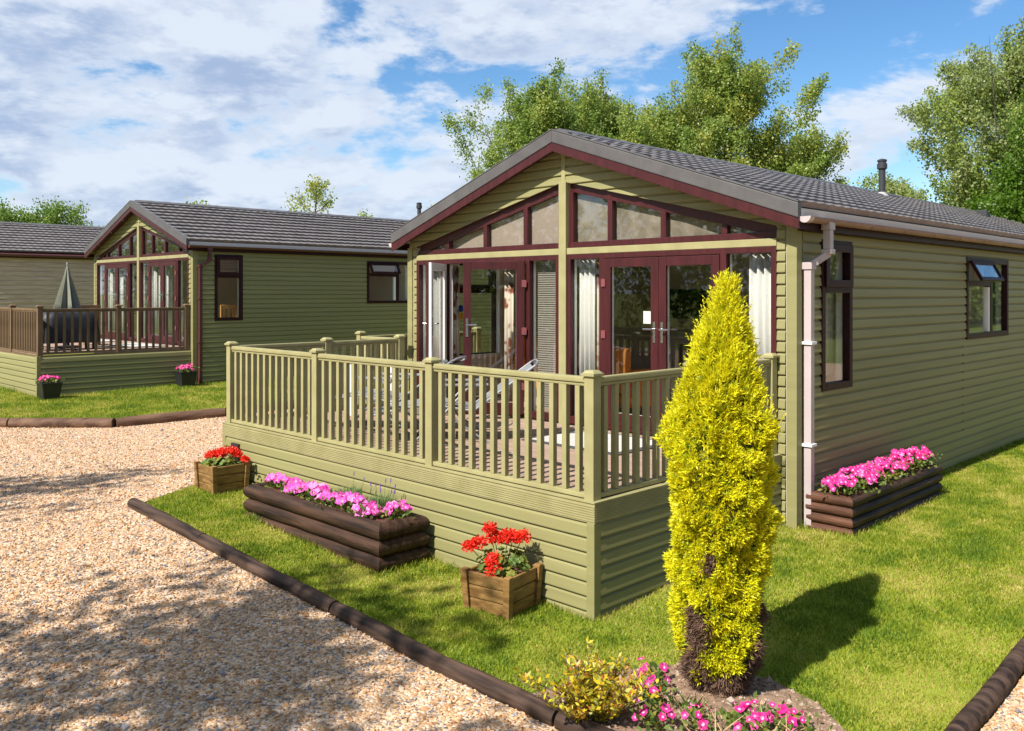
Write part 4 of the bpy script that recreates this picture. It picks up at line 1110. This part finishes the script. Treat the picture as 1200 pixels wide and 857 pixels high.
# planter along the side wall: rotate so that the long side runs along x
p2z = g(9.3, 3.9)-.02
lb2 = log_box((10.48, 3.60, p2z), 2.34, .47, 4, .102, 'dark brown log planter four logs high against the side wall', M['log'], M['logred'])
lb2.rotation_euler = (0, 0, R(90))
for i in range(7):
    x = 8.34+i*.325
    petunia('petunia_plant', (x, 3.80, p2z+.385), ('leftmost', 'second from left', 'third from left', 'middle', 'third from right', 'second from right', 'rightmost')[i]+' bright pink petunia clump in the side wall planter', .20, .17, 30+(i % 3)*4, .13+.03*(i % 2)+(.03 if i > 3 else 0), 70+i, M['petal2'], 'petunias in the side wall planter', fs=.032)

def square_planter(loc, rz, label, w=.47, d=.47, h=.34):
    r = empty('wooden_planter', loc, label, 'planter', 'square wooden planters', rz)
    t = 1.10
    def tap(b, x0, x1, y0, y1, z0, z1):
        b.box(x0, x1, y0, y1, z0, z1); n = len(b.v)
        for i in range(n-8, n):
            x, y, z = b.v[i]; k = 1-.09*(1-z/h); b.v[i] = (x*k, y*k, z)
    for sx in (-1, 1):
        for sy in (-1, 1):
            b = MB(); cx, cy = sx*(w/2-.028), sy*(d/2-.028); tap(b, cx-.03, cx+.03, cy-.03, cy+.03, 0, h); b.build('corner_post', M['planter'], r, bevel=.008)
    for k in range(3):
        z0, z1 = .02+k*.103, .02+k*.103+.097
        for s in (-1, 1):
            b = MB(); tap(b, -w/2+.061, w/2-.061, s*(d/2-.045), s*(d/2-.018), z0, z1); b.build('board', M['planter'], r, bevel=.011)
            b = MB(); tap(b, s*(w/2-.045), s*(w/2-.018), -d/2+.061, d/2-.061, z0, z1); b.build('board', M['planter'], r, bevel=.011)
    b = MB(); tap(b, -w/2+.05, w/2-.05, -d/2+.05, d/2-.05, .05, h-.05); b.build('soil', M['barksoil'], r)
    return r
def geranium(loc, label, seed, heads, h, spread, rz=0):
    q = np.random.default_rng(seed); r = empty('geranium_plant', loc, label, 'flowers', 'red geraniums', rz)
    b = MB(); fl = []; C = []; D = []
    for hx, hy, hz, hr in heads:
        b.tube([(hx*.2, hy*.2, 0), (hx*.7, hy*.7, hz*.6), (hx, hy, hz)], [.006, .004, .003], 6)
        hr *= 1.2; n = int(190*hr/.05)
        d_ = unit(q.normal(size=(n, 3))); d_[:, 2] = np.abs(d_[:, 2])*1.0-.25; d_ = unit(d_)
        c = np.array([hx, hy, hz])+d_*hr*q.uniform(.45, 1.0, (n, 1))
        fl.append(leaf_quads(c, unit(q.normal(size=(n, 3)))+d_*.5, q.uniform(.018, .030, n), q.uniform(.016, .024, n), q))
    b.build('stems', M['stem'], r, smooth=True)
    faces_mesh('flower_heads', np.concatenate(fl), M['red'], r)
    lb_ = MB()
    for i in range(110):                     # scalloped round leaves
        a = q.uniform(0, 6.28); rr = spread*math.sqrt(q.random()); z = q.uniform(.02, h*.75)
        c = Vector((rr*math.cos(a), rr*math.sin(a), z)); nrm = Vector((math.cos(a)*.5+q.normal(0, .3), math.sin(a)*.5+q.normal(0, .3), .8)).normalized()
        t1 = nrm.orthogonal().normalized(); t2 = nrm.cross(t1); R_ = q.uniform(.022, .042)
        vs = [c]+[c+(t1*math.cos(w)+t2*math.sin(w))*R_*(1+.1*math.cos(7*w))+nrm*R_*.2*math.cos(3*w) for w in np.linspace(0, 2*math.pi, 14, endpoint=False)]
        lb_.add(vs, [(0, 1+k, 1+(k+1) % 14) for k in range(14)])
    lo_ = lb_.build('leaves', [M['leaf'], M['leafy']], r, fixn=False)
    for i, p in enumerate(lo_.data.polygons): p.material_index = 1 if (i//14) % 3 == 0 else 0
    return r
z = g(4.86, 4.95)
square_planter((4.86, 4.97, z-.01), R(10), 'square wooden planter nearest the deck corner, holding tall red geraniums')
geranium((4.86, 4.97, z+.27), 'tall red geraniums in the square planter nearest the deck corner', 3,
         [(-.10, .16, .22, .05), (-.06, .08, .34, .05), (-.02, .06, .26, .06), (.04, -.02, .27, .065), (.12, -.10, .27, .06), (.10, -.02, .25, .06), (-.13, -.03, .13, .055), (-.15, -.06, .06, .055), (-.16, .20, .20, .05)], .2, .2)
z = g(4.86, 9.6)
square_planter((4.86, 9.62, z-.01), R(0), 'square wooden planter at the far left end of the near deck')
geranium((4.86, 9.62, z+.27), 'red geraniums in the planter at the far left end of the deck', 4,
         [(-.05, .20, .10, .055), (-.02, .10, .13, .055), (.02, .02, .15, .06), (.08, -.08, .17, .055), (.12, -.12, .14, .05), (.16, -.24, .09, .04), (-.06, .14, .08, .05), (.0, .04, .13, .05)], .14, .2)

def black_pot(x, y, label, lf, seed):
    z = g(x, y)+.01
    r = empty('plant_pot', (x, y, z), label, 'pot', 'black square pots')
    b = MB(); a, c = .14, .185
    b.add([(-a,-a,0),(a,-a,0),(a,a,0),(-a,a,0),(-c,-c,.32),(c,-c,.32),(c,c,.32),(-c,c,.32)], [(0,3,2,1),(0,1,5,4),(1,2,6,5),(2,3,7,6),(3,0,4,7),(4,5,6,7)]); b.build('body', M['black'], r, bevel=.006)
    b = MB(); b.box(-c-.012, c+.012, -c-.012, c+.012, .321, .345); b.build('rim', M['black'], r, bevel=.006)
    petunia('petunia_plant', (x, y, z+.34), lf, .19, .19, 34, .12, seed, M['petal2'], 'petunias in the black pots', fs=.035)
black_pot(5.95, 19.1, 'small black square pot at the front corner of the brown railed deck', 'pink petunias in the black pot at the deck corner', 91)
black_pot(8.78, 19.1, 'small black square pot beside the downpipe of the farther lodge', 'pink petunias in the black pot beside the downpipe', 92)

# ------------------------------------------------------------------ log edging
def edge_log(p, q, rad, m_, label, group, seed):
    rr = random.Random(seed); n = max(6, int((Vector((*q, 0))-Vector((*p, 0))).length*6))
    mid = ((p[0]+q[0])/2, (p[1]+q[1])/2); pts = []; rs = []
    for k in range(n+1):
        f = k/n; x = p[0]+(q[0]-p[0])*f; y = p[1]+(q[1]-p[1])*f
        pts.append((x+rr.uniform(-.006, .006), y+rr.uniform(-.006, .006), g(x, y)+rad*.62+rr.uniform(-.005, .005))); rs.append(rad*(1+rr.uniform(-.035, .035)))
    rs = [v*1.0 for v in rs]; rs[0] = rs[-1] = rad*.93
    b = MB(); b.tube(pts, rs, 16)
    tag(b.build('edging_log', m_, smooth=True), label, 'log edging', group)
FE = 'edging logs along the front grass'
for i, (a, c) in enumerate(((9.55, 7.92), (7.90, 5.72), (5.70, 3.42), (3.40, 1.74))):
    edge_log((3.80, a), (3.80, c), .062, M['edgelog'], ('dark log edging the front grass, its far tip by the gravel corner', 'dark log edging the grass before the long planter', 'dark log edging the grass before the geranium planter', 'dark log edging the soil bed below the yellow shrub')[i], FE, i)
BE = 'edging logs round the rear lawn'
pts_ = [(2.6, 18.1), (4.4, 16.05), (5.65, 14.92), (7.45, 14.64), (9.6, 14.56), (12, 14.52)]
for i, (p, q) in enumerate(zip(pts_, pts_[1:])):
    d = Vector((q[0]-p[0], q[1]-p[1])).normalized()*.015
    edge_log((p[0]+d.x, p[1]+d.y), (q[0]-d.x, q[1]-d.y), .095, M['edgelog_pale'] if i < 3 else M['edgelog'], ('weathered log edging the rear lawn at the left picture edge', 'weathered log edging the rear lawn below the corner pot', 'weathered log edging the rear lawn, middle piece', 'darker log edging the rear lawn, next to the near deck corner', 'log edging the rear lawn behind the near deck')[i], BE, 20+i)
RE = 'edging logs along the right side lawn'
for i, (a, c) in enumerate(((3.95, 5.0), (5.02, 7.4), (7.42, 10.0))):
    edge_log((a, 1.72), (c, 1.72), .062, M['edgelog'], ('dark log edging the lawn just below the soil bed', 'dark log edging the lawn in the bottom right corner', 'dark log edging the lawn beyond the bottom right corner')[i], RE, 30+i)

# ------------------------------------------------------------------ trees
def make_tree(name, label, x, y, H, Rr, cb_, nleaf, lsize, seed, mats, probs, nlimb=20, steep=.9, group=None, top=.25, z0=None, cat='tree', spread=.23):
    q = np.random.default_rng(seed); z0 = g(x, y) if z0 is None else z0
    r = empty(name, (x, y, z0-.05), label, cat, group)
    tb = MB(); hs = np.linspace(0, H*.93, 9); wob = np.cumsum(q.normal(0, H*.006, (9, 2)), 0)
    tp = [(wob[i, 0], wob[i, 1], hs[i]) for i in range(9)]; tb.tube(tp, [H*.016*(1-.88*i/8)+.012 for i in range(9)], 9)
    T = np.array(tp); twigs = []
    for i in range(nlimb):
        f = (i+q.random())/nlimb; h = cb_+(H*.9-cb_)*f
        p0 = np.array([np.interp(h, hs, T[:, 0]), np.interp(h, hs, T[:, 1]), h]); az = i*2.4+q.normal(0, .4)
        prof = math.sin(math.pi*min(1, (.22+.78*f)))**.7*(1-top*f)*q.uniform(.65, 1.2)
        ln = Rr*max(prof, .22); up = ln*steep*q.uniform(.6, 1.3)
        p1 = p0+np.array([math.cos(az)*ln, math.sin(az)*ln, up]); pm = (p0+p1)/2+np.array([0, 0, -.12*ln])
        tb.tube([p0, pm, p1], [H*.005*(1-f)+.016, H*.003*(1-f)+.010, .005], 6, cap=False)
        for k in range(9):
            t = q.uniform(.25, 1.0); s = p0*(1-t)**2+2*pm*t*(1-t)+p1*t*t
            a2 = az+q.normal(0, .9); l2 = Rr*q.uniform(.18, .42); e = s+np.array([math.cos(a2)*l2*.7, math.sin(a2)*l2*.7, l2*q.uniform(.2, 1.2)])
            tb.tube([s, e], [.009, .003], 4, cap=False); twigs.append((s, e))
    for k in range(10):
        s = np.array([T[-1, 0], T[-1, 1], H*q.uniform(.8, .93)]); e = s+np.array([q.normal(0, .25), q.normal(0, .25), H*.09*q.uniform(.4, 1.1)]); twigs.append((s, e))
    tb.build('trunk', M['bark'], r, smooth=True)
    tw = np.array(twigs); ln = np.linalg.norm(tw[:, 1]-tw[:, 0], axis=1); wts = ln*q.uniform(.3, 1.7, len(ln)); wts /= wts.sum()
    j = q.choice(len(tw), nleaf, p=wts); t = q.beta(1.6, 1.2, nleaf)[:, None]
    P = tw[j, 0]*(1-t)+tw[j, 1]*t+q.normal(0, spread, (nleaf, 3))*(1.15-.75*t)
    D = q.normal(size=(nleaf, 3)); D[:, 2] -= .5
    pick = q.random(len(tw)); mi = np.searchsorted(np.cumsum(probs), np.clip(pick[j]*.55+q.random(nleaf)*.45, 0, .999))
    faces_mesh('crown', leaf_quads(P, D, lsize*q.uniform(.7, 1.3, nleaf), lsize*.75*q.uniform(.7, 1.2, nleaf), q), mats, r, mi)
    return r
LM = [LEAF['g1'], LEAF['g2'], LEAF['g3']]
TG = 'leafy trees behind the near lodge'
make_tree('poplar_tree', 'broad fresh green tree rising behind the left roof slope of the nearest lodge', 21.2, 20.2, 8.7, 2.9, 1.5, 62000, .085, 11, LM, [.55, .35, .1], 30, 1.5, TG, top=.55)
make_tree('poplar_tree', 'pale green tree just right of the roof apex of the nearest lodge', 24.6, 20.2, 9.1, 3.2, 1.5, 52000, .09, 12, LM, [.4, .4, .2], 28, 1.5, TG, top=.55)
make_tree('poplar_tree', 'tallest yellow green tree above the middle of the near roof ridge', 27.2, 16.9, 10.3, 3.7, 1.5, 78000, .095, 13, LM, [.38, .34, .28], 34, 1.4, TG, top=.6)
make_tree('poplar_tree', 'yellowing tree right of the tallest tree, left of the flue', 30.2, 15.9, 7.9, 2.9, 1.5, 46000, .095, 14, LM, [.36, .34, .3], 24, .9, TG)
make_tree('poplar_tree', 'tall grey green tree with pointed tips at the right picture edge', 32.0, 8.9, 9.6, 4.0, .5, 95000, .095, 15, [LEAF['s1'], LEAF['g2'], LEAF['g1']], [.5, .3, .2], 34, 1.4, TG, top=.6)
make_tree('ivy_clad_tree', 'dense deep green tree at the extreme right picture edge', 27.6, 6.3, 8.4, 2.2, 1, 70000, .095, 16, [LEAF['d1'], LEAF['g1'], LEAF['g2']], [.7, .2, .1], 26, .8, TG, spread=.3)
make_tree('shrubby_tree', 'low leafy tree behind the near roof beside the flue', 33.0, 12.4, 5.8, 3.0, .5, 36000, .092, 17, [LEAF['s1'], LEAF['g2'], LEAF['g1']], [.4, .35, .25], 22, .7, TG)
make_tree('shrubby_tree', 'low leafy tree showing just over the right end of the near roof', 31.0, 7.0, 7.0, 3.0, .5, 45000, .092, 18, [LEAF['s1'], LEAF['g1'], LEAF['d1']], [.4, .35, .25], 22, .7, TG)
make_tree('poplar_tree', 'rounded green crown filling the gap between the apex tree and the tallest tree', 25.2, 18.2, 8.2, 3.0, 1.5, 60000, .088, 19, LM, [.45, .35, .2], 24, .9, TG)
FG = 'small treetops over the farther roof'
make_tree('rounded_tree', 'rounded dark green treetop beyond the timber lodge roof', 17.0, 56, 6.4, 3.8, 1, 30000, .15, 21, [LEAF['g1'], LEAF['d1'], LEAF['g2']], [.5, .2, .3], 22, .5, FG, spread=.4)
make_tree('birch_tree', 'thin wispy treetop over the middle of the farther lodge roof', 24.6, 39.0, 8.1, 1.5, 3, 2000, .13, 22, [LEAF['g3'], LEAF['g2'], LEAF['g1']], [.4, .4, .2], 14, 1.0, FG)
make_tree('sapling_tree', 'faint twiggy treetop left of the flue of the farther lodge', 28.6, 40.5, 6.6, 1.2, 3, 1000, .14, 23, LM, [.4, .3, .3], 10, 1.1, FG)
make_tree('sapling_tree', 'faint twiggy treetop right of the flue of the farther lodge', 31.5, 36.5, 6.9, 1.3, 3, 1400, .14, 24, LM, [.4, .3, .3], 12, 1.1, FG)
make_tree('sapling_tree', 'faint twiggy treetop above the gable of the farther lodge', 17.6, 37.5, 6.2, 1.2, 3, 700, .14, 25, LM, [.4, .3, .3], 10, 1.1, FG)
# two trees beside the drive, out of frame to the left, whose dappled shade falls on the gravel
make_tree('drive_tree', 'leafy tree out of frame beside the drive, shading the gravel bottom left', -4.4, 5.3, 8.5, 2.3, 3.2, 4000, .16, 31, LM, [.5, .3, .2], 20, .8, 'trees beside the drive', spread=.3)
make_tree('drive_tree', 'second leafy tree out of frame, shading the gravel at the left edge', -4.4, 11.4, 7.4, 2.2, 3.4, 4000, .16, 32, LM, [.5, .3, .2], 18, .8, 'trees beside the drive', spread=.3)

# ------------------------------------------------------------------ golden conifer
def golden_conifer():
    bx0, by0 = 4.83, 2.99; z0 = g(bx0, by0)+.02
    r = empty('golden_conifer', (bx0, by0, z0), 'bright golden yellow conifer with brown dead patches low down, standing in the soil bed', 'conifer')
    q = np.random.default_rng(5)
    hz = np.array([0, .10, .20, .30, .42, .60, .88, 1.16, 1.40, 1.62, 1.83, 2.02, 2.20, 2.34, 2.45, 2.54])
    hr = np.array([.13, .19, .235, .262, .285, .292, .302, .330, .338, .318, .272, .208, .140, .082, .036, .0])
    right = np.array([1, -1, 0])/math.sqrt(2); front = np.array([-1, -1, 0])/math.sqrt(2)
    def cx(z): return right*(.055*np.clip((z-1.4)/1.2, 0, 1)**1.5)
    def rad(z, th):
        base = np.interp(z, hz, hr)
        lump = .07*np.sin(3*th+4.1*z)+.08*np.sin(5*th-6.3*z+1)+.07*np.sin(2*th+9*z+2)+.07*np.sin(7*th+15*z)+.05*np.sin(4*th+23*z)
        return base*(.96+lump)
    def bump(z, th, sc, sd):
        return np.array([mnoise.noise((math.cos(t)*sc*.32, math.sin(t)*sc*.32, v*sc*.8+sd)) for v, t in zip(z, th)])
    def core(name, k, m_, zlo, zhi):
        b = MB(); n = 40; zs = np.linspace(zlo, zhi, 40); vs = []; fs = []
        for z in zs:
            c = cx(z)
            for t in range(n):
                th = 2*math.pi*t/n; rr = rad(z, th)*k; vs.append((c[0]+rr*math.cos(th), c[1]+rr*math.sin(th), z))
        for i in range(len(zs)-1):
            for t in range(n): fs.append((i*n+t, i*n+(t+1) % n, (i+1)*n+(t+1) % n, (i+1)*n+t))
        b.add(vs, fs); return b.build(name, m_, r, smooth=True)
    b = MB(); b.tube([(0, 0, -.08), (0, 0, .3)], [.07, .055], 12); b.build('trunk', M['bark'], r, smooth=True)
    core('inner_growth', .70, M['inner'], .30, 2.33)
    core('dead_core', .78, M['deadcore'], .03, .31)
    n = 62000
    grid = np.linspace(.04, 2.50, 500)
    z = q.choice(grid, n, p=(lambda w: w/w.sum())(np.interp(grid, hz, hr)+.03))+q.normal(0, .004, n)
    th = q.uniform(0, 2*np.pi, n)
    out = np.column_stack([np.cos(th), np.sin(th), np.zeros(n)])
    cl = bump(z, th, 14, 0)+.6*bump(z, th, 30, 5)                     # clumps of spray with gaps between them
    keep = (cl > -.30) | (q.random(n) < .16)
    z, th, out, cl = z[keep], th[keep], out[keep], cl[keep]; n = len(z)
    R0 = rad(z, th)
    rr = R0*(.91+.15*np.clip(cl, -.7, .6))*q.uniform(.88, 1.0, n)
    C = cx(z[:, None])+out*rr[:, None]; C[:, 2] = z
    rx_ = out@right; fx_ = out@front
    nz_ = bump(z, th, 9, 11)
    nz_ = nz_+.35*q.normal(0, .5, n)
    dead = (z < .21+.20*nz_-.03*fx_) | ((np.abs(z-.44+.10*nz_) < .15+.06*nz_) & (rx_ < -.58+.30*nz_) & (rx_ > -.93) & (fx_ > .1)) | ((z < .20+.62*np.clip(rx_-.30, 0, 1)+.12*nz_) & (rx_ > .25) & (z < .66)) | ((np.abs(z-.86) < .055) & (np.abs(rx_+.42) < .11) & (fx_ > 0))
    up = np.clip((z-1.55)/.75, 0, 1)
    D = out*(.95-.60*up)[:, None]+np.array([0, 0, 1])*(.40+.95*up)[:, None]+q.normal(0, .30, (n, 3))
    ln = q.uniform(.022, .046, n)*(1+.9*up)
    live = ~dead; quads = []; mids = []
    tone = .9*cl+q.normal(0, .40, n)
    for k in range(3):
        Dk = unit(D)+q.normal(0, .45, (n, 3)); lk = ln*q.uniform(.6, 1.15, n)
        V = leaf_quads(C, Dk, lk, .0075+.003*q.random(n), q); quads.append(V[live])
        mids.append(np.where(tone > .25, 1, np.where(tone > -.42, 0, 2))[live])
    faces_mesh('foliage', np.concatenate(quads), [M['gold'], M['goldlight'], M['goldgreen']], r, np.concatenate(mids))
    quads = []
    for k in range(3):
        Dk = out*.8+np.array([0, 0, -.25])+q.normal(0, .55, (n, 3)); V = leaf_quads(C-out*.012, Dk, q.uniform(.03, .075, n), .006, q); quads.append(V[dead])
    faces_mesh('dead_foliage', np.concatenate(quads), [M['dead'], M['deadcore']], r, (q.random(3*dead.sum()) < .3).astype(int))
    # upright leading shoots towards the top
    m_ = 900; zt = 2.50-(q.random(m_)**1.4)*1.05; tt = q.uniform(0, 6.28, m_); o2 = np.column_stack([np.cos(tt), np.sin(tt), np.zeros(m_)])
    S = cx(zt[:, None])+o2*(rad(zt, tt)*.88)[:, None]; S[:, 2] = zt
    sh = []; dm = unit(o2*.38+np.array([0, 0, 1])+q.normal(0, .16, (m_, 3))); lm = q.uniform(.06, .15, (m_, 1))
    for k in range(14):
        B_ = S+dm*lm*(k/14); sh.append(leaf_quads(B_, dm+q.normal(0, .4, (m_, 3)), .034*(1-.5*k/14), .0075, q))
    faces_mesh('leading_shoots', np.concatenate(sh), [M['goldlight'], M['gold']], r, (q.random(14*m_) < .5).astype(int))
golden_conifer()

# ------------------------------------------------------------------ flower bed
def leafy_shrub():
    x, y = 3.99, 3.31; q = np.random.default_rng(9); r = empty('golden_leaved_shrub', (x, y, g(x, y)+.03), 'small yellow and red tinted shrub at the end of the log edging', 'shrub')
    b = MB(); C = []; D = []
    for i in range(120):
        a = q.uniform(0, 6.28); l = q.uniform(.16, .37); o = q.uniform(.1, 1.15)
        p0 = np.array([q.normal(0, .06), q.normal(0, .06), 0]); p1 = p0+np.array([math.cos(a)*o*l, math.sin(a)*o*l, l*(1-.3*o)])
        b.tube([p0, p1], [.005, .002], 5)
        for k in range(30):
            t = q.uniform(.15, 1); C.append(p0+(p1-p0)*t); w = q.uniform(0, 6.28); D.append([math.cos(w), math.sin(w), q.uniform(.2, 1.2)])
    b.build('stems', M['bark'], r)
    n = len(C); ms = [mat('shrub_gold', (.58, .44, .02), None, rough=.45, trans=.3), mat('shrub_lime', (.34, .34, .03), None, rough=.45, trans=.3), mat('shrub_red', (.42, .11, .03), None, rough=.45, trans=.3), mat('shrub_amber', (.52, .27, .03), None, rough=.45, trans=.3)]
    faces_mesh('leaves', leaf_quads(np.array(C), np.array(D), q.uniform(.03, .055, n), q.uniform(.014, .022, n), q), ms, r, q.choice(4, n, p=[.50, .34, .05, .11]))
leafy_shrub()
BP = 'pink petunias in the soil bed'
for i, (x, y, nf, rx, lb_) in enumerate(((4.62, 3.36, 4, .10, 'small sparse petunia left of the conifer base in the soil bed'), (4.46, 3.22, 6, .11, 'sparse petunia between the yellow shrub and the conifer'),
        (4.28, 3.14, 8, .13, 'petunia with a few pink blooms right of the yellow shrub'), (4.10, 2.96, 8, .12, 'pink petunia clump at the bottom picture edge, right of the yellow shrub'), (4.27, 2.80, 7, .10, 'bright petunia directly in front of the conifer base'),
        (4.48, 2.58, 16, .14, 'fullest pink petunia clump, right of the conifer base'), (4.62, 2.42, 10, .12, 'pink petunia among dry stalks right of the conifer'), (4.45, 2.22, 10, .12, 'pink petunia at the right end of the soil bed'))):
    petunia('petunia_plant', (x, y, g(x, y)+.045), lb_, rx, rx, nf, .09, 120+i, M['petal2'], BP, nl=nf*12, fs=.025)
def straw_clump(x, y, label, seed, n=60):
    q = np.random.default_rng(seed); r = empty('dry_grass_clump', (x, y, g(x, y)+.035), label, 'plant', 'dry stalk clumps')
    a = q.uniform(0, 6.28, n); C = np.column_stack([q.normal(0, .06, n), q.normal(0, .06, n), np.zeros(n)]); D = np.column_stack([np.cos(a), np.sin(a), q.uniform(.15, .9, n)])
    faces_mesh('blades', leaf_quads(C, D, q.uniform(.1, .24, n), .008, q), M['straw'], r)
straw_clump(4.42, 2.42, 'dry straw coloured stalks among the petunias right of the conifer', 1)
straw_clump(4.25, 2.62, 'dry straw coloured stalks in front of the fullest petunia clump', 2, 40)
straw_clump(4.50, 2.10, 'dry straw coloured stalks at the right end of the soil bed', 3)
def green_tuft(x, y, label, seed):
    q = np.random.default_rng(seed); r = empty('weed_plant', (x, y, g(x, y)+.035), label, 'plant')
    n = 34; a = q.uniform(0, 6.28, n); C = np.column_stack([q.normal(0, .03, n), q.normal(0, .03, n), np.zeros(n)]); D = np.column_stack([np.cos(a)*.6, np.sin(a)*.6, q.uniform(.4, 1.2, n)])
    faces_mesh('blades', leaf_quads(C, D, q.uniform(.08, .15, n), .02, q), M['leaf'], r)
green_tuft(4.38, 2.92, 'green strap leaved weed at the foot of the conifer', 4)
# small clods and pebbles on the bed
def clods():
    n = 2600; P = np.column_stack([rng.uniform(3.86, 5.3, n), rng.uniform(1.8, 3.75, n)]); P = P[in_poly(P, BED)]; n = len(P)
    c = np.column_stack([P, gv(P[:, 0], P[:, 1])+.038]); s = rng.lognormal(math.log(.009), .45, n)
    dirs = np.array([(1,0,0),(-1,0,0),(0,1,0),(0,-1,0),(0,0,1),(0,0,-1)], float)
    V = c[:, None]+dirs[None]*s[:, None, None]*rng.uniform(.6, 1.3, (n, 6, 1))+rng.normal(0, .003, (n, 6, 3))
    idx = np.array([(0,2,4),(2,1,4),(1,3,4),(3,0,4),(2,0,5),(1,2,5),(3,1,5),(0,3,5)])
    ms = [mat('clod', (.22, .14, .09), None, rough=.95), mat('clod_pale', (.36, .26, .18), None, rough=.95), mat('bed_pebble', (.36, .30, .25), None, rough=.8)]
    tag(faces_mesh('soil_clods', V[:, idx].reshape(-1, 3, 3), ms, midx=np.repeat(rng.choice(3, n, p=[.55, .33, .12]), 8)), 'crumbly clods and small pebbles on the soil bed', 'soil', kind='stuff')
clods()

# belts of trees and hedge behind the viewpoint, seen only as reflections in the glass
def tree_belt(name, p, q_, n, h, label, seed):
    q = np.random.default_rng(seed); k = 36
    cen = np.array([[p[0]+(q_[0]-p[0])*(i+.5)/k+q.normal(0, 1), p[1]+(q_[1]-p[1])*(i+.5)/k+q.normal(0, 1), h*q.uniform(.40, .55)] for i in range(k)])
    hh = cen[:, 2]; j = q.integers(0, k, n)
    v = unit(q.normal(size=(n, 3)))*q.uniform(.5, 1.0, (n, 1)); v *= np.column_stack([np.full(n, 2.6), np.full(n, 2.6), hh[j]])
    C = cen[j]+v; C[:, 2] = np.maximum(C[:, 2], .1)
    V = leaf_quads(C, q.normal(size=(n, 3)), q.uniform(.25, .55, n), q.uniform(.2, .4, n), q)
    tag(faces_mesh(name, V, [LEAF['g1'], LEAF['d1'], LEAF['g2']], midx=q.choice(3, n, p=[.5, .3, .2])), label, 'trees', kind='stuff')
tree_belt('woodland', (-26, -14), (-24, 110), 42000, 10, 'belt of trees behind the viewpoint, seen only mirrored in the glass', 41)
tree_belt('corner_belt', (-27, -15), (6, -17), 22000, 8, 'belt of trees behind the viewpoint toward the south corner, out of frame', 43)
tree_belt('hedge_belt', (4, -15), (95, -15), 30000, 7.5, 'belt of bushes along the far side of the right hand drive, out of frame', 42)
